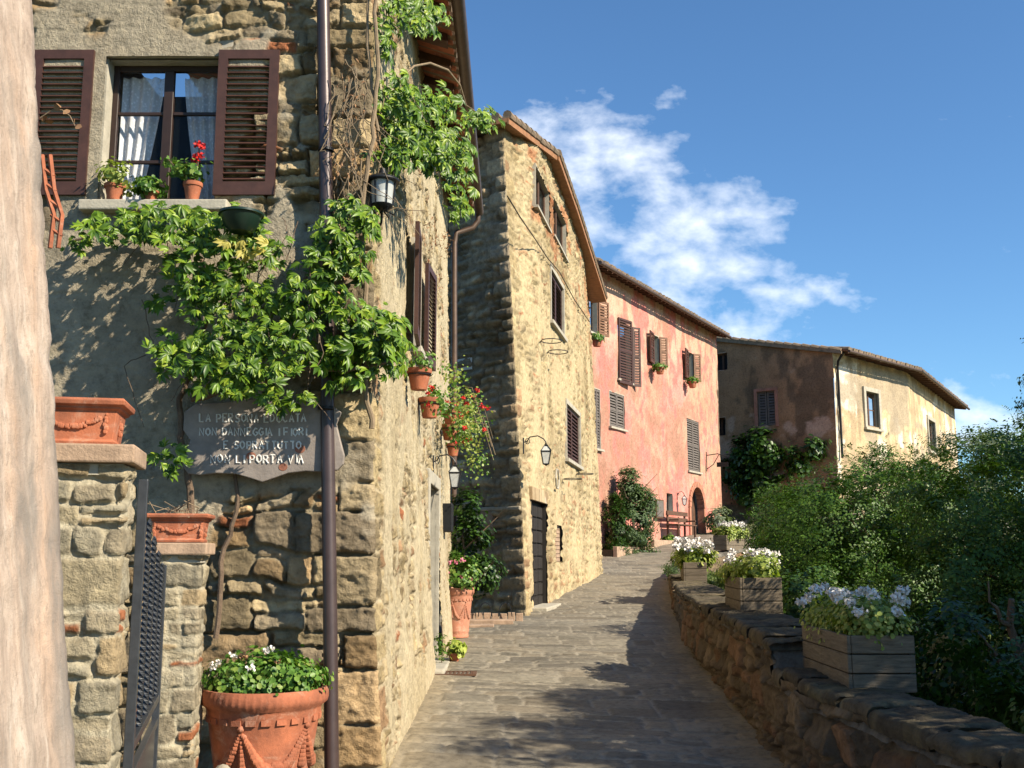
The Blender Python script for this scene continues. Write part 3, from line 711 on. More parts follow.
# the painted downpipe on the front
mb = MB(); pts = [at(322, -60, 7.36), at(325, 120, 7.37), at(327, 256, 7.37), at(327.5, 420, 7.34), at(330, 600, 7.28), at(332, 800, 7.22)]
mb.tube(pts, .048, 14); pipe = mb.build('downpipe', MAT['pipe_paint'], h1, smooth=True)
for py in (150, 408, 655):
    mb = MB(); c = Vector(at(326 + (py > 500) * 4.5, py, 7.36 - .05 * (py > 300))); mb.lathe([(.050, -.012), (.058, -.01), (.058, .01), (.050, .012)], c, 14); mb.obox(c + Vector((0, .1, 0)), (.012, 0, 0), (0, .05, 0), (0, 0, .01)); mb.build('pipe_clamp', MAT['iron'], pipe, smooth=True)

# ================================================================== SECOND HOUSE (tall yellow stone)
h2 = thing('tall_stone_house', (.24, 18.5, -1.05), 'tall yellow rubble stone house with raking roof, between the creeper house and pink house', 'house', None)
BP = Plane((.22, 18.5), (2.595, 31.0)); LB = 4.5
LP = Plane((.22 - 4.0, 18.5 + 3.0), (.22, 18.5)); UB = LP.len
tops = ([0, 2.99, 6.1, 10.2, 12.7], [7.72, 8.22, 8.06, 7.7, 7.45])
def b2top(u): return np.where(u < UB, 7.72 - (UB - u) * .12, np.interp(u - UB, *tops))
W2 = {}
W2['attic_a'] = BP.rect(536, 165, 205, 549); W2['attic_b'] = BP.rect(553, 195, 234, 566)
W2['upper'] = BP.rect(549.5, 268, 320, 562); W2['lower'] = BP.rect(565, 403, 458, 578.5)
W2['door'] = BP.rect(532, 500, 612, 546); W2['door'] = (*W2['door'][:2], -1.3, W2['door'][3]); W2['niche'] = BP.rect(556, 525, 562, 562)
for k_, v_ in W2.items(): print(k_, [round(q, 2) for q in v_])
def pl2(U, Z, mid, big): return sst(.50, .60, mid + (big - .5) * .8) * .8 * (U > UB + .3) * sst(6.6, 5.6, Z + .8 * (mid - .5))
def col_b2(U, Z):
    fa = masonry(33, .15, .30, [(.50, .40, .26), (.42, .35, .24), (.54, .43, .28), (.38, .31, .22), (.56, .41, .25)], (.34, .27, .18), .05, .012, .04, None, quoin=(UB, 0), warp=.08, rough=.02)
    fb = masonry(37, .13, .24, YEL, (.58, .47, .29), .024, .005, .035, pl2, (.60, .48, .29), quoin=(UB, 0), brickrate=.05, warp=.11, rough=.02, vary=.6)
    da, ca = fa(U, Z); db, cb = fb(U, Z); s = U > UB
    lichen = sst(.5, .68, fbm(U / 1.6, Z / 2.2, 71, 4)); cb = cb * (1 - lichen[..., None] * np.array((.28, .30, .34)))
    red = sst(.56, .66, fbm(U / .8, Z / .6, 73, 4)) * sst(5.2, 6.8, Z); cb = cb * (1 - red[..., None] * np.array((.1, .42, .5)))
    ca = ca * (.75 + .5 * sst(.35, .65, fbm(U / 1.2, Z / 1.2, 78, 3)))[..., None]
    return np.where(s, db, da) * np.where(np.abs(U - UB) < .05, .3, 1), np.where(s[..., None], cb, ca)
sheet('wall', [tuple(LP.p0), tuple(BP.p0), tuple(BP.p1)], -1.35, 8.6, [.035, .034], .034, col_b2, MAT['stone_far'], h2,
      holes=[(UB + v_[0], UB + v_[1], v_[2], v_[3]) for v_ in W2.values()], top=b2top, batter=lambda U, Z: np.interp(Z, [-1.3, .5, 8], [.03, -.04, -.40]) * (1 - sst(0, 1, (U - UB) / 1.7)) * np.clip((U - UB + 4.5) / 4.5, 0, 1) - .30 * sst(8.4, 12.6, U - UB) * np.clip((Z + .3) / 7.8, 0, 1.1), bdir=(1, 0))
mb = MB(); e_ = Vector((-6, 3, 0)); a_ = Vector((BP.p1[0] - .55, BP.p1[1] - .25, 0)); b_ = a_ + Vector((-6.5, 2.2, 0)); c_ = Vector((*LP.p0, 0))
for p, q, zt0, zt1 in ((a_, b_, 7.4, 6.9), (b_, c_, 6.9, 6.9)):
    t_ = (q - p).normalized().cross(Vector((0, 0, 1))) * .1; z_ = -1.4
    mb.add([(p.x, p.y, z_), (q.x, q.y, z_), (q.x, q.y, zt1), (p.x, p.y, zt0), (p.x + t_.x, p.y + t_.y, z_), (q.x + t_.x, q.y + t_.y, z_), (q.x + t_.x, q.y + t_.y, zt1), (p.x + t_.x, p.y + t_.y, zt0)],
           [(0, 1, 2, 3), (7, 6, 5, 4), (0, 4, 5, 1), (1, 5, 6, 2), (2, 6, 7, 3), (3, 7, 4, 0)])
mb.build('back_wall', MAT['stone_trim'], h2)
# raking roof: two planks of slope over the verge, orange boards beneath, tile ends above
def rake(pA, pB, zA, zB, ov, back, parent, name='roof', ext=(0, 0), backz=-.5, tile=.22):
    pl = Plane(pA, pB); d = Vector((pl.d[0], pl.d[1], 0)); n = Vector((pl.n[0], pl.n[1], 0)); sl = (zB - zA) / pl.len
    def q(u, off, dz): v = Vector((*pA, zA)) + d * u + n * off; v.z += sl * u + dz + (backz * (-off / back) if off < 0 else 0); return v
    u0, u1 = -ext[0], pl.len + ext[1]
    def slab(o0, o1, z0, z1):
        m_ = MB(); m_.add([q(u0, o0, z0), q(u1, o0, z0), q(u1, o1, z0), q(u0, o1, z0), q(u0, o0, z1), q(u1, o0, z1), q(u1, o1, z1), q(u0, o1, z1)], [(0, 1, 2, 3), (7, 6, 5, 4), (0, 4, 5, 1), (1, 5, 6, 2), (2, 6, 7, 3), (3, 7, 4, 0)]); return m_
    r_ = slab(ov, -back, .085, .11); rd = random.Random(5)
    k = int((u1 - u0) / .33)
    for i in range(k):      # overlapping cover tiles along the verge
        a, b = u0 + (u1 - u0) * i / k, u0 + (u1 - u0) * (i + 1.12) / k; j = rd.uniform(-.012, .012)
        r_.tube([q(a, ov - .03, .125 + j + .012), q(b, ov - .03, .125 + j)], [.085, .07], 8)
        r_.tube([q(a, ov - .26, .125 + j + .012), q(b, ov - .26, .125 + j)], [.085, .07], 8)
    r_ = r_.build(name, MAT['roof_tile'], parent, smooth=True)
    slab(ov - .03, -.25, 0, .08).build('verge_board', MAT['orange_wood'], r_)
    s2 = slab(ov, ov - .026, -.035, .082); s2.build('fascia', MAT['orange_wood'], r_)
    return r_
uz_ = lambda u: tuple(BP.p0 + BP.d * u)
LN = lambda u, f: (uz_(u)[0] - BP.n[0] * f, uz_(u)[1] - BP.n[1] * f)
rake(LN(-.1, .40), LN(2.99, .06), 7.71, 8.23, .24, 4.0, h2, ext=(.32, 0)); rake(uz_(2.99), uz_(6.1), 8.23, 8.07, .22, 4.4, h2); rake(uz_(6.1), uz_(12.7), 8.07, 7.47, .22, 4.4, h2, ext=(0, .1))
for k_ in ('attic_a', 'attic_b'):
    w_ = W2[k_]; mb = MB(); reveal(mb, BP, *w_, .3); mb.build('window_reveal', MAT['stone_trim'], h2)
    mb = MB(); mb.pbox(BP, w_[0] - .05, w_[1] + .05, w_[2] - .05, w_[2], -.05, .05); mb.build('window_sill', MAT['stone_trim'], h2)
    casement(BP, *w_, .09, h2, 'brown_wood', cols=2, rows=1)
for k_ in ('upper', 'lower'):
    w_ = W2[k_]; mb = MB(); reveal(mb, BP, *w_, .12); mb.build('window_reveal', MAT['stone_trim'], h2)
    mb = MB(); mb.pbox(BP, w_[0] - .08, w_[0], w_[2] - .1, w_[3] + .1, -.05, .045); mb.pbox(BP, w_[1], w_[1] + .08, w_[2] - .1, w_[3] + .1, -.05, .045); mb.pbox(BP, w_[0], w_[1], w_[3], w_[3] + .1, -.05, .04)
    mb.build('window_surround', MAT['stone_trim'], h2)
    mb = MB(); mb.pbox(BP, w_[0] - .12, w_[1] + .12, w_[2] - .08, w_[2], -.1, .1); mb.build('window_sill', MAT['stone_trim'], h2, bevel=.008)
    mb = MB(); mb.pbox(BP, w_[0], w_[1], w_[2], w_[3], -.14, -.10); mb.build('interior', MAT['dark_inside'], h2)
    hw = (w_[1] - w_[0]) / 2
    for s_ in (0, 1): louvre_leaf(BP.pt(w_[0] + hw * s_ + .004, 0, -.05)[:2], BP.d, BP.n, hw - .008, w_[2] + .005, w_[3] - .005, MAT['shutter_brown'], h2, pitch=.085)
w_ = W2['door']; mb = MB(); reveal(mb, BP, *w_, .14); mb.build('door_reveal', MAT['dark_wood'], h2)
mb = MB(); mb.pbox(BP, *w_, -.16, -.10)
for i in range(3):
    for j in range(8):
        a0 = w_[0] + (w_[1] - w_[0]) * i / 3 + .03; a1 = w_[0] + (w_[1] - w_[0]) * (i + 1) / 3 - .03; zz = w_[2] + .3 + (w_[3] - w_[2] - .35) * j / 8
        mb.pbox(BP, a0, a1, zz + .02, zz + (w_[3] - w_[2] - .35) / 8 - .02, -.10, -.07)
mb.build('door', MAT['dark_wood'], h2, bevel=.006)
mb = MB(); mb.pbox(BP, w_[0] - .14, w_[1] + .14, w_[3], w_[3] + .24, -.05, .035); mb.build('door_lintel', MAT['cream_plaster'], h2, bevel=.01)
mb = MB(); mb.pbox(BP, w_[0] - .1, w_[1] + .1, -1.4, float(g(BP.pt(w_[0], 0)[1])) + .10, -.3, .28); mb.build('doorstep', MAT['stone_trim'], h2, bevel=.02)
w_ = W2['niche']; mb = MB(); mb.pbox(BP, *w_, -.14, -.09)
for j in range(9): zz = w_[2] + (w_[3] - w_[2]) * j / 9; mb.pbox(BP, w_[0] + .02 * (j % 2), w_[1] - .02 * ((j + 1) % 2), zz + .006, zz + (w_[3] - w_[2]) / 9 - .006, -.09, -.05)
mb.build('bricked_niche', MAT['brick'], h2)
mb = MB(); z5 = LP.uz(500, 508)[1]; mb.pbox(LP, UB - 1.35, UB - .05, z5 - .05, z5 + .02, -.02, .09); mb.build('stone_ledge', MAT['rubble_rock'], h2, bevel=.02)
mb = MB(); a = LP.uz(474, 512); b2_ = LP.uz(495, 535); mb.pbox(LP, a[0], b2_[0], b2_[1], a[1], -.02, .075); mb.build('render_patch', MAT['dark_plaster'], h2, bevel=.01)

# ================================================================== PINK HOUSE
h3 = thing('pink_house', (6.2, 42.0, .5), 'long salmon pink plastered house with brown shutters and arched doorway', 'house', None)
PP_ = Plane((3.016, 35.96), (9.431, 48.14))
P3 = dict(w1=PP_.rect(589, 296, 331, 597), w2=PP_.rect(617, 320, 378, 630), w3=PP_.rect(652.5, 334, 364, 658.5), w4=PP_.rect(687, 351, 379, 692.5),
          m0=PP_.rect(593.5, 388, 448, 600), m1=PP_.rect(609.5, 391, 426, 624), m2=PP_.rect(686.5, 418, 470, 698.5),
          b1=PP_.rect(666.5, 493, 511, 672.5), b2=PP_.rect(635, 483, 497, 640))
door = PP_.rect(690, 502, 536, 703)
du0, du1 = door[0], door[1]; dz0 = float(g(PP_.pt(du0, 0)[1])) - .02; dr_ = (du1 - du0) / 2; dsp = PP_.uz(690, 488)[1] - dr_ * .9
arch = [(du0, du1, dz0 - .3, dsp)]
for i in range(8):
    za, zb = dsp + dr_ * math.sin(i * math.pi / 16), dsp + dr_ * math.sin((i + 1) * math.pi / 16); hw = dr_ * math.cos((i + .5) * math.pi / 16); cm = (du0 + du1) / 2
    arch.append((cm - hw, cm + hw, za, zb))
for k_, v_ in P3.items(): print(k_, [round(q, 2) for q in v_])
print('door', du0, du1, dz0, dsp)
def blend(c, m, col): return c * (1 - m)[..., None] + np.array(col) * m[..., None]
def col_pk(U, Z):
    f1 = fbm(U / 1.9, Z / 2.3, 151, 6); f2 = fbm(U / .55, Z / .9, 152, 5); f3 = fbm(U / .22, Z / .28, 153, 4); f4 = fbm(U / 1.1, Z / 1.0, 154, 6); st = fbm(U / .18, Z / 1.6, 155, 4)
    c = np.zeros(U.shape + (3,)) + np.array((.80, .27, .23)); c = blend(c, sst(.40, .60, f2) * .6, (.88, .43, .36))
    mid = np.exp(-((Z - 4.2) / 2.4) ** 2) * .10
    c = blend(c, sst(.51, .60, f1 * .7 + f2 * .3 + mid * .8) * .62, (.56, .31, .21)); c = blend(c, sst(.56, .66, f1 * .4 + f3 * .6 + mid) * .6, (.36, .22, .15))
    c = blend(c, sst(.56, .64, f4) * sst(.45, .55, f3) * .45, (.80, .50, .36)); c = blend(c, sst(6.6, 8.0, Z + 1.4 * (f4 - .5)) * sst(.40, .52, f2) * .6, (.84, .58, .42))
    c = blend(c, sst(.62, .74, st) * .35, (.36, .2, .14)); c = blend(c, sst(10.6, 11.9, U) * .6 * sst(.4, .55, f3), (.62, .42, .28)); c = blend(c, sst(1.4, .2, Z - .1 * U) * .35 * sst(.4, .6, f2), (.5, .3, .22))
    return .10 * (fbm(U / 1.5, Z / 1.5, 51, 4) - .5) + .03 * (f3 - .5), c * (.8 + .4 * f3)[..., None]
ptop = lambda u: 9.80 + u * .013 + 0 * u
sheet('wall', [tuple(PP_.p0 - PP_.d * 1.5), tuple(PP_.p1)], -1.0, 10.2, .07, .07, col_pk, MAT['plaster_old'], h3, holes=[(q[0] + 1.5, q[1] + 1.5, q[2], q[3]) for q in list(P3.values()) + arch], top=ptop)
mb = MB(); q0 = Vector((*PP_.p1, 0)); q1 = q0 + Vector((-7, 4.2, 0)); nn = Vector((.42, .7, 0)).normalized() * .12
for p, q in ((q0, q1),):
    mb.add([(p.x, p.y, -1), (q.x, q.y, -1), (q.x, q.y, 10.8), (p.x, p.y, 9.9), (p.x - nn.x, p.y - nn.y, -1), (q.x - nn.x, q.y - nn.y, -1), (q.x - nn.x, q.y - nn.y, 10.8), (p.x - nn.x, p.y - nn.y, 9.9)],
           [(0, 1, 2, 3), (7, 6, 5, 4), (0, 4, 5, 1), (1, 5, 6, 2), (2, 6, 7, 3), (3, 7, 4, 0)])
mb.build('end_wall', MAT['dark_plaster'], h3)
eave(h3, tuple(PP_.p0 - PP_.d * 1.2), tuple(PP_.p1), 9.77, 9.98, .50, 4.0, 1.3, True, .12, .45)
def hshut(pl, u, width, ang, sgn, z0, z1, mat, parent, off=.0, pitch=.1, mid=True):
    o = pl.pt(u, 0, off); a = R(ang); d = (pl.d * math.cos(a) * sgn + pl.n * math.sin(a)); n = (pl.n * math.cos(a) - pl.d * math.sin(a) * sgn)
    louvre_leaf(o[:2], d, n, width, z0, z1, MAT[mat], parent, th=.045, pitch=pitch, mid=mid)
for k_ in ('w1', 'w2', 'w3', 'w4', 'b1', 'b2'):
    w_ = P3[k_]; mb = MB(); reveal(mb, PP_, *w_, .25); mb.build('window_reveal', MAT['stone_trim'], h3)
    casement(PP_, *w_, .18, h3, cols=2, rows=2 if k_[0] == 'w' else 1, fw=.045)
    mb = MB(); mb.pbox(PP_, w_[0] - .08, w_[1] + .08, w_[2] - .07, w_[2], -.1, .09); mb.build('window_sill', MAT['stone_trim'], h3)
def lw(px0, px1, py, ): return PP_.uz(px1, py)[0] - PP_.uz(px0, py)[0]
w_ = P3['w1']; hshut(PP_, w_[1] + .02, .58, 14, 1, w_[2], w_[3], 'shutter_tan', h3, .02)
w_ = P3['w2']; hshut(PP_, w_[0] - .0, .93, 9, 1, w_[2] - .15, w_[3] + .1, 'shutter_brown', h3, .03); hshut(PP_, w_[1] + .12, .35, 35, 1, w_[2] - .1, w_[3], 'shutter_brown', h3, .02)
w_ = P3['w3']; hshut(PP_, w_[0] - .02, .64, 8, -1, w_[2], w_[3] + .02, 'shutter_red', h3, .03); hshut(PP_, w_[1] + .02, .35, 40, 1, w_[2], w_[3], 'shutter_tan', h3, .02)
w_ = P3['w4']; hshut(PP_, w_[0] - .02, .64, 8, -1, w_[2], w_[3] + .02, 'shutter_red', h3, .03); hshut(PP_, w_[1] + .02, .35, 40, 1, w_[2], w_[3], 'shutter_tan', h3, .02)
for k_, m_ in (('m0', 'shutter_grey'), ('m1', 'shutter_grey'), ('m2', 'shutter_grey')):
    w_ = P3[k_]; mb = MB(); reveal(mb, PP_, *w_, .14); mb.build('window_reveal', MAT['stone_trim'], h3); hw = (w_[1] - w_[0]) / 2; mb = MB(); mb.pbox(PP_, w_[0], w_[1], w_[2], w_[3], -.16, -.12); mb.build('interior', MAT['dark_inside'], h3)
    for s_ in (0, 1): hshut(PP_, w_[0] + hw * s_ + .01, hw - .02, 0, 1, w_[2] + .01, w_[3] - .01, m_, h3, -.06)
    mb = MB(); mb.pbox(PP_, w_[0] - .1, w_[1] + .1, w_[2] - .07, w_[2], -.1, .1); mb.build('window_sill', MAT['stone_trim'], h3)
cm = (du0 + du1) / 2; mb = MB()
def archpt(a, r, o): return PP_.pt(cm + r * math.cos(a), dsp + r * math.sin(a), o)
for i in range(14):
    a0, a1 = math.pi * i / 14 + .012, math.pi * (i + 1) / 14 - .012
    ps = [archpt(a0, dr_ * .99, .07), archpt(a1, dr_ * .99, .07), archpt(a1, dr_ + .22, .07), archpt(a0, dr_ + .22, .07)]; qs = [archpt(a0, dr_ * .99, -.25), archpt(a1, dr_ * .99, -.25), archpt(a1, dr_ + .22, -.25), archpt(a0, dr_ + .22, -.25)]
    mb.add(ps + qs, [(0, 1, 2, 3), (7, 6, 5, 4), (0, 4, 5, 1), (1, 5, 6, 2), (2, 6, 7, 3), (3, 7, 4, 0)])
mb.build('door_arch', MAT['orange_wood'] if False else MAT['terracotta_pale'], h3)
for a_ in (du0 - .18, du1): mb = MB(); mb.pbox(PP_, a_, a_ + .18, dz0 - .2, dsp, -.25, .05); mb.build('door_jamb', MAT['terracotta_pale'], h3)
mb = MB(); mb.pbox(PP_, du0 - .1, du1 + .1, dz0 - .3, dsp + dr_ + .1, -.9, -.85); mb.build('hallway_back', MAT['dark_inside'], h3)
mb = MB(); mb.pbox(PP_, cm, du1 - .01, dz0 - .1, dsp + dr_ * .7, -.42, -.36); o_ = PP_.pt(du0 + .03, 0, -.3); d2 = Vector((PP_.d[0], PP_.d[1], 0)) * .3 + Vector((PP_.n[0], PP_.n[1], 0)) * .3
c = Vector((o_[0], o_[1], (dz0 + dsp) / 2)) + d2 * .5; mb.obox(c, d2 * .5, Vector((-d2.y, d2.x, 0)).normalized() * .03, (0, 0, (dsp - dz0) / 2 + .05)); mb.build('door', MAT['brown_wood'], h3)

# ================================================================== DARK / CREAM HOUSE AT THE BEND
h4 = thing('plaster_house', (15.3, 50, 1), 'curved cream and dark weathered plaster house at the bend, with tiled roof', 'house', None)
K0 = (15.3, 50.0); K1 = (20.85, 55.6); K2 = (29.0, 69.2); KL = (15.3 - 8.5, 50 + 6.0)
QL = Plane(KL, K0); QA = Plane(K0, K1); QB = Plane(K1, K2); U4 = QL.len
D4 = dict(a=QL.rect(714.5, 354, 371, 727), b=QL.rect(757, 392, 426, 775), c=QL.rect(714, 418, 436, 725), d=QL.rect(718, 478, 493, 726))
R4 = QA.rect(864.5, 391, 425, 877); R4b = QB.rect(927, 419, 448, 933.5)
for k_, v_ in list(D4.items()) + [('r', R4), ('rb', R4b)]: print('h4', k_, [round(q, 2) for q in v_])
def h4top(u): return np.where(u < U4, 9.5 + (U4 - u) * .21, 9.55 - np.clip(u - U4 - QA.len, 0, 30) * .01)
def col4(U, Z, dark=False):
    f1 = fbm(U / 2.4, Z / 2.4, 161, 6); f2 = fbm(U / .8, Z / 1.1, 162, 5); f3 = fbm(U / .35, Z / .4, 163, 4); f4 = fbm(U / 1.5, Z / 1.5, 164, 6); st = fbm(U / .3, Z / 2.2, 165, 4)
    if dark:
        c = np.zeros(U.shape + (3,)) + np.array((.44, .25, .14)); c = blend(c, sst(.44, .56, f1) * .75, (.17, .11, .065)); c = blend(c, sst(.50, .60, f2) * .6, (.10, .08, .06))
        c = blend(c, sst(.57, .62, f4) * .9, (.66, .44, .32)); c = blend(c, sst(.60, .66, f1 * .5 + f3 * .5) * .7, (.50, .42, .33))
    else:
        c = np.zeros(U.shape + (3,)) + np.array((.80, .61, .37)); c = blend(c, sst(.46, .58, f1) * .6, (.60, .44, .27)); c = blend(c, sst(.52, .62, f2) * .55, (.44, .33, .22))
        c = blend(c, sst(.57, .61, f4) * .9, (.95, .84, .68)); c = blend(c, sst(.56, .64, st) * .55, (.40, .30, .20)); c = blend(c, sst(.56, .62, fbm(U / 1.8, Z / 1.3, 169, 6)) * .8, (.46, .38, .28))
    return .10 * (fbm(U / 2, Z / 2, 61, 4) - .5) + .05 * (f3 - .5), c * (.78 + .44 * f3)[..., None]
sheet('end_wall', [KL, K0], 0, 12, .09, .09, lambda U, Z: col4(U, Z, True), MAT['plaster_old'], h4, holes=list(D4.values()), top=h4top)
ra = lambda u: 9.55 + 0 * u
sheet('wall', [K0, K1, K2], 0, 9.7, .09, .09, col4, MAT['plaster_old'], h4, holes=[R4, (QA.len + R4b[0], QA.len + R4b[1], R4b[2], R4b[3])], top=ra)
mb = MB(); a = QL.uz(718, 484); mb.pbox(QL, 0, QL.uz(800, 500)[0], 1.0, a[1] + .15, .06, .10); mb.build('pink_render', MAT['low_pink'], h4)
mb = MB(); mb.pbox(QL, 0, QL.uz(800, 500)[0], .5, QL.uz(740, 505)[1], .10, .16); mb.build('brown_plinth', MAT['dark_plaster'], h4)
for k_, w_ in D4.items():
    mb = MB(); reveal(mb, QL, *w_, .35); mb.build('window_reveal', MAT['dark_plaster'], h4)
    if k_ == 'b':
        hw = (w_[1] - w_[0]) / 2; mb = MB(); mb.pbox(QL, w_[0], w_[1], w_[2], w_[3], -.26, -.2); mb.build('interior', MAT['dark_inside'], h4)
        for s_ in (0, 1): hshut(QL, w_[0] + hw * s_ + .02, hw - .04, 0, 1, w_[2], w_[3], 'shutter_grey', h4, -.12, pitch=.14)
        mb = MB(); mb.pbox(QL, w_[0] - .14, w_[0], w_[2] - .1, w_[3] + .14, -.1, .09); mb.pbox(QL, w_[1], w_[1] + .14, w_[2] - .1, w_[3] + .14, -.1, .09); mb.pbox(QL, w_[0], w_[1], w_[3], w_[3] + .14, -.1, .09); mb.build('window_surround', MAT['low_pink'], h4)
    else: casement(QL, *w_, .28, h4, 'brown_wood', cols=2, rows=1, fw=.07, glassmat='dark_inside')
for pl_, w_ in ((QA, R4), (QB, R4b)):
    mb = MB(); reveal(mb, pl_, *w_, .3); mb.build('window_reveal', MAT['stone_trim'], h4); casement(pl_, *w_, .18, h4, 'brown_wood', cols=2, rows=2, fw=.08)
    t2 = .22; mb = MB(); mb.pbox(pl_, w_[0] - t2, w_[0], w_[2] - .1, w_[3] + t2, -.1, .09); mb.pbox(pl_, w_[1], w_[1] + t2, w_[2] - .1, w_[3] + t2, -.1, .09); mb.pbox(pl_, w_[0], w_[1], w_[3], w_[3] + t2, -.1, .09)
    mb.pbox(pl_, w_[0] - t2 - .05, w_[1] + t2 + .05, w_[2] - .22, w_[2] - .1, -.1, .16); mb.build('window_surround', MAT['stone_trim'], h4, bevel=.01)
eave(h4, K0, K1, 9.58, 9.58, .75, 5.0, .9, True, .0, .8, th=.14, tile=.26); eave(h4, K1, K2, 9.58, 9.48, .75, 5.0, .9, True, .25, .8, th=.14, tile=.26)
r4 = MB(); pl_ = QL
def q4(u, off, dz): z = 9.5 + (U4 - u) * .21; v = pl_.pt(u, z + dz, off); return v
r4.add([q4(0, .22, .0), q4(U4 + .5, .22, .0), q4(U4 + .5, -.3, .0), q4(0, -.3, .0), q4(0, .22, .13), q4(U4 + .5, .22, .13), q4(U4 + .5, -.3, .13), q4(0, -.3, .13)], [(0, 1, 2, 3), (7, 6, 5, 4), (0, 4, 5, 1), (1, 5, 6, 2), (2, 6, 7, 3), (3, 7, 4, 0)])
for i in range(24):
    a, b2_ = (U4 + .4) * i / 24, (U4 + .4) * (i + 1.15) / 24; r4.tube([q4(a, .12, .2), q4(b2_, .12, .16)], [.13, .11], 8)
r4.build('verge', MAT['roof_tile'], h4, smooth=True)
mb = MB(); mb.tube([QA.pt(.0, 9.45, .55), QA.pt(.15, 9.1, .2), QA.pt(.25, 8.8, .1), QA.pt(.30, 4.5, .1)], .06, 8); mb.build('downpipe', MAT['iron'], h4, smooth=True)

# ================================================================== PARAPET WALL
pw = None
WT = lambda y: np.interp(y, [3, 5.2, 8.12, 8.16, 10, 21, 29, 33, 36], [-1.0, -.93, -.88, -.66, -.62, -.53, -.30, .05, .35])
path = np.array(WALLP); seg_ = np.linalg.norm(np.diff(path, axis=0), axis=1); cu_ = np.concatenate([[0], np.cumsum(seg_)])
pw = thing('parapet_wall', (2.0, 8, -1.53), 'low rubble stone parapet wall carrying wooden flower boxes, along the right of the road', 'wall')
def pwcol(U, Z):
    d, c = masonry(81, .16, .26, [(.26, .19, .12), (.22, .165, .11), (.30, .22, .14), (.19, .15, .11), (.31, .185, .11)], (.20, .155, .105), .035, .008, .018, None, warp=.08, rough=.014, und=.02, vary=.7)(U, Z); return d, c
yofu = lambda u: np.interp(u, cu_, path[:, 1])
# the street face looks towards -x: reversed path so that the outward normal points to the road
rp = [tuple(p) for p in path[::-1]]; Ltot = cu_[-1]
segr = [min(.12, max(.016, .0022 * (rp[i][1] + rp[i + 1][1]) / 2 * 1.0)) for i in range(len(rp) - 1)]
sheet('wall_face', rp, -2.1, .45, segr, .017, pwcol, MAT['stone'], pw, top=lambda u: WT(yofu(Ltot - u)) + .03 * (vn(u / .35, u * 0, 3) - .5), smooth=False)
# top surface and back
us = np.concatenate([np.arange(0, 14, .035), np.arange(14, Ltot, .09)]); ws = np.linspace(-.03, .62, 22)
UU, WW = np.meshgrid(us, ws); si = np.clip(np.searchsorted(cu_, us, side='right') - 1, 0, len(seg_) - 1)
Dn = np.diff(path, axis=0) / seg_[:, None]; NRr = np.stack([Dn[:, 1], -Dn[:, 0]], 1)
vn_ = np.zeros_like(path); vn_[1:-1] = NRr[:-1] + NRr[1:]; vn_[0] = NRr[0]; vn_[-1] = NRr[-1]; vn_ /= np.linalg.norm(vn_, axis=1, keepdims=True)
px_ = np.interp(us, cu_, path[:, 0]); py_ = np.interp(us, cu_, path[:, 1]); nx_ = np.interp(us, cu_, vn_[:, 0]); ny_ = np.interp(us, cu_, vn_[:, 1])
h_, d_, r_ = rubble(WW, UU, 85, .42, .5, .008, .04, .05, .5)
s_end0 = float(np.interp(24, path[:, 1], cu_)); zt = WT(py_)[None] - np.where(us < s_end0, .05, -.01)[None] + .012 * h_ + (fbm(UU / .15, WW / .15, 14, 4) - .5) * .05 + r_[3] * .02 - .06 * sst(.0, -.03, WW) - .10 * sst(.60, .62, WW)
c_t = palette(r_[0], [(.23, .205, .17), (.19, .17, .145), (.26, .235, .20)]) * (.7 + .6 * fbm(UU / .12, WW / .12, 15, 4))[..., None] * (.55 + .45 * h_)[..., None]
ii = np.arange(UU.size).reshape(UU.shape); F = np.stack([ii[:-1, :-1], ii[:-1, 1:], ii[1:, 1:], ii[1:, :-1]], -1).reshape(-1, 4)
np_mesh('coping', np.stack([px_[None] + nx_[None] * WW, py_[None] + ny_[None] * WW, zt], -1).reshape(-1, 3), F, MAT['stone'], pw, col=c_t.reshape(-1, 3), smooth=False)
rdc = random.Random(5); sp_ = 0.0
